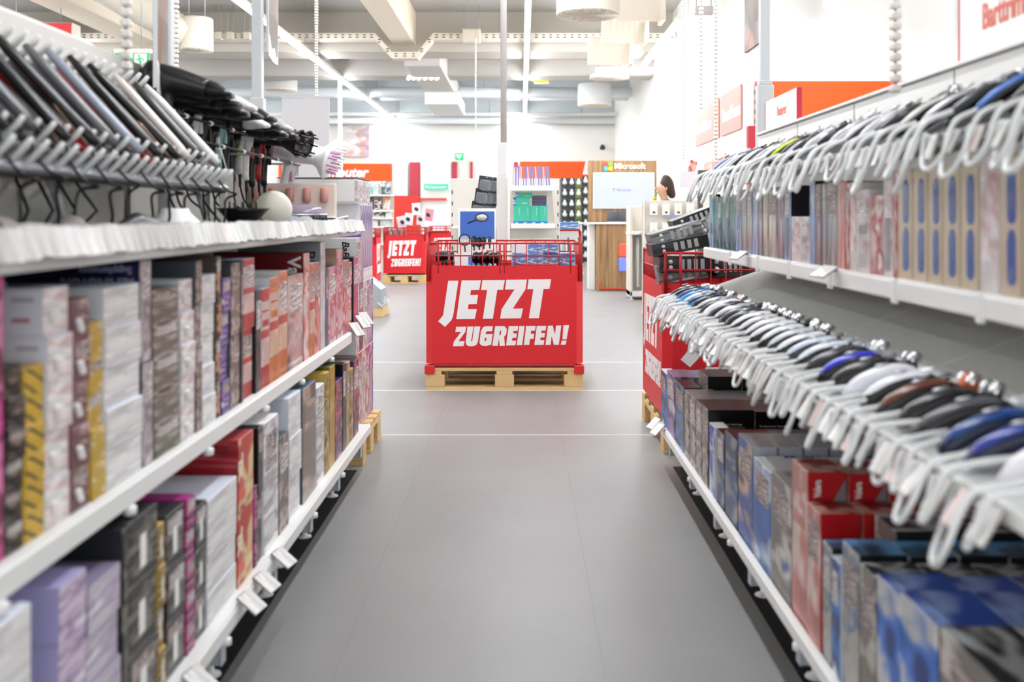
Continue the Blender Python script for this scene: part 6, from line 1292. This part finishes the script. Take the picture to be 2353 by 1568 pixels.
B = MB(); B.cyl((WX(1500, 20), 20.1, zc + .2), (WX(1500, 20), 20.1, CEIL), .01, n=5); B.cyl((WX(1590, 20), 20.3, zc + .2), (WX(1590, 20), 20.3, CEIL), .01, n=5); B.build('hanger_rod', GREY, t)
t = pbox('white ventilation box hanging under the far beam, left of the slim pole', 976, 1054, 209, 240, 20.2, 2.2, SWH, 'duct_box', 'duct')
t = pbox('upright white ventilation riser beside the white box', 1040, 1060, 170, 222, 22.6, .5, SWH, 'duct_box', 'duct', False)
for q, (y, rpx, d) in enumerate(((212, 12, 21.5), (262, 4, 25.0), (278, 7, 25.4))):
    B = MB(); B.cyl((-14, d, WZ(y, d)), (2.35, d, WZ(y, d)), rpx / 2 / F * d * 2, n=12); o = B.build('ceiling_pipe', SWH if q else mat('pipe_blue', 'dfe6ea', .5)); tag(o, ('thick bluish pipe crossing below the far ceiling', 'thin white pipe above the back wall', 'white pipe along the top of the back wall')[q], 'pipe')
    B = MB()
    for k in range(6): B.cyl((-10 + 2.3 * k, d, WZ(y, d)), (-10 + 2.3 * k, d, CEIL), .012, n=5)
    B.build('hanger_rod', GREY, o)
t = thing('slatted_duct', 'cream ribbed ceiling panels beside the round vent', 'duct', (WX(1440, 13.), 13., WZ(60, 13.)))
for q, (x, z, y) in enumerate(((-.12, -.12, 1.2), (.02, .08, .6), (.16, .26, 0.))):
    B = MB(); B.T = Matrix.Translation((x, y, z)) @ Matrix.Rotation(.5, 4, 'X'); B.box(-.30, .30, -.02, .02, -.2, .2, 0, .004)
    for k in range(7): B.box(-.24 + k * .08, -.20 + k * .08, -.026, -.02, -.17, .17)
    B.build('slat_panel', CRM, t)
    B = MB(); B.box(x + .28, x + .33, y - .1, y + .3, z - .2, z + .12, 0, .004); B.build('panel_bracket', CRM, t); B = MB(); B.cyl((x, y, z + .1), (x, y, CEIL - .003 - t.location.z), .008, n=5); B.build('hanger_rod', CRM, t)
t = thing('spotlight', 'small dark spotlight at the beam left of the white wall', 'spotlight', (WX(1572, 15.9), 15.9, WZ(112, 15.9))); B = MB(); B.cyl((0, 0, 0), (0, 0, .12), .012, n=8); B.cyl((0, -.02, -.03), (.02, -.06, .04), .035, n=12); B.build('lamp_head', DG, t); B = MB(); B.cyl((0, -.02, -.03), (-.05, -.08, -.12), .03, .038, n=12); B.build('lamp_shade', SILV, t)
for q, px in enumerate((938, 950, 962, 976, 990, 1003)):
    B = MB(); B.cyl((0, 0, 0), (.03, -.08, .02), .03, .036, n=10); o = B.build('spot_lamp', mat('spot_glow', 'ffffff', .4, emit=1.5), None, (WX(px, 18.2), 18.2, WZ(181, 18.2))); tag(o, '%s tiny white spotlight from the left under the rear beam' % nth(q + 1), 'spotlight', 'tiny spotlights under the rear beam'); B = MB(); B.cyl((0, 0, .02), (0, .02, WZ(172, 18.2) - WZ(181, 18.2) + .01), .008, n=5); B.build('stem', DG, o)
t = pbox('yellow-edged white projector bracket right of the long light', 1228, 1262, 172, 190, 19.3, .2, SWH, 'projector_bracket', 'bracket'); B = MB(); B.prism([(-.2, 0), (.05, -.03), (.2, .06), (.18, .10), (.03, .02), (-.18, .05)], frame((0, -.01, .02), (1, 0, 0), (0, 0, 1)), .01); B.build('yellow_edge', mat('edge_yellow', 'f4e62a', .4), t)
t = pbox('grey beam-end box at the top of the short light line', 1598, 1640, 13, 32, 11.5, .1, mat('box_grey', 'c9c3c2', .5), 'ceiling_box', 'box')
# hanging exit sign and red sign on the left
ed = 11.5
t = thing('exit_sign', 'hanging green exit sign with running figure behind the peg rack', 'sign', (WX(305, ed), ed, WZ(160, ed))); w = 78 / F * ed
B = MB(); B.box(-w / 2 - .02, w / 2 + .02, -.02, .04, .185, .235, 0, .006); B.build('lamp_housing', CRM, t)
B = MB(); B.box(-w / 2, w / 2, -.008, .008, 0, .185, 0, .002); B.build('panel', mat('exit_green', '1c9a5c', .4, emit=.3), t)
B = MB(); B.box(.02, w / 2 - .03, -.0095, -.0082, .0, .18); B.build('white_field', LETW, t)
B = MB(); B.prism([(-w / 2 + .03, .085), (-w / 2 + .10, .15), (-.03, .15), (-.03, .02), (-w / 2 + .10, .02)], frame((0, -.0084, 0), (1, 0, 0), (0, 0, 1)), .0015); B.build('arrow', LETW, t)
B = MB(); yq = -.0115
B.lathe([(.012, 0), (.012, .002)], 12, 0, Matrix.Translation((.075, yq + .002, .155)) @ Matrix.Rotation(pi / 2, 4, 'X'))
for pts, rr in (([(.078, .135), (.095, .08)], .011), ([(.08, .132), (.055, .11), (.035, .112)], .005), ([(.09, .132), (.12, .12), (.125, .10)], .005), ([(.092, .085), (.08, .04), (.07, .005)], .007), ([(.096, .085), (.11, .045), (.15, .042)], .007)): B.tube([(x, yq, z) for x, z in pts], rr, 6)
B.build('running_figure', mat('exit_green', '1c9a5c', .4, emit=.3), t)
B = MB(); B.cyl((-.1, 0, .235), (-.1, 0, CEIL - t.location.z), .006, n=5); B.cyl((.1, 0, .235), (.1, 0, CEIL - t.location.z), .006, n=5); B.build('hanger_rod', GREY, t)
rd = 13.
t = thing('hanging_sign', 'red hanging sign box above the white header board', 'sign', (WX(80, rd), rd, WZ(100, rd))); w = 172 / F * rd
B = MB(); B.box(-w / 2, w / 2, 0, .25, 0, .27, 0, .004); B.build('box', CRM, t); B = MB(); B.box(-w / 2 + .005, w / 2 - .01, -.006, 0, .005, .265); B.build('red_face', mat('face_red', 'e0343a', .5), t); B = MB(); B.box(.26, .36, -.008, -.006, .02, .09); B.build('white_mark', LETW, t)
B = MB(); B.cyl((-w * .3, .1, .27), (-w * .3, .1, CEIL - t.location.z), .008, n=5); B.cyl((w * .3, .1, .27), (w * .3, .1, CEIL - t.location.z), .008, n=5); B.build('hanger_rod', GREY, t)
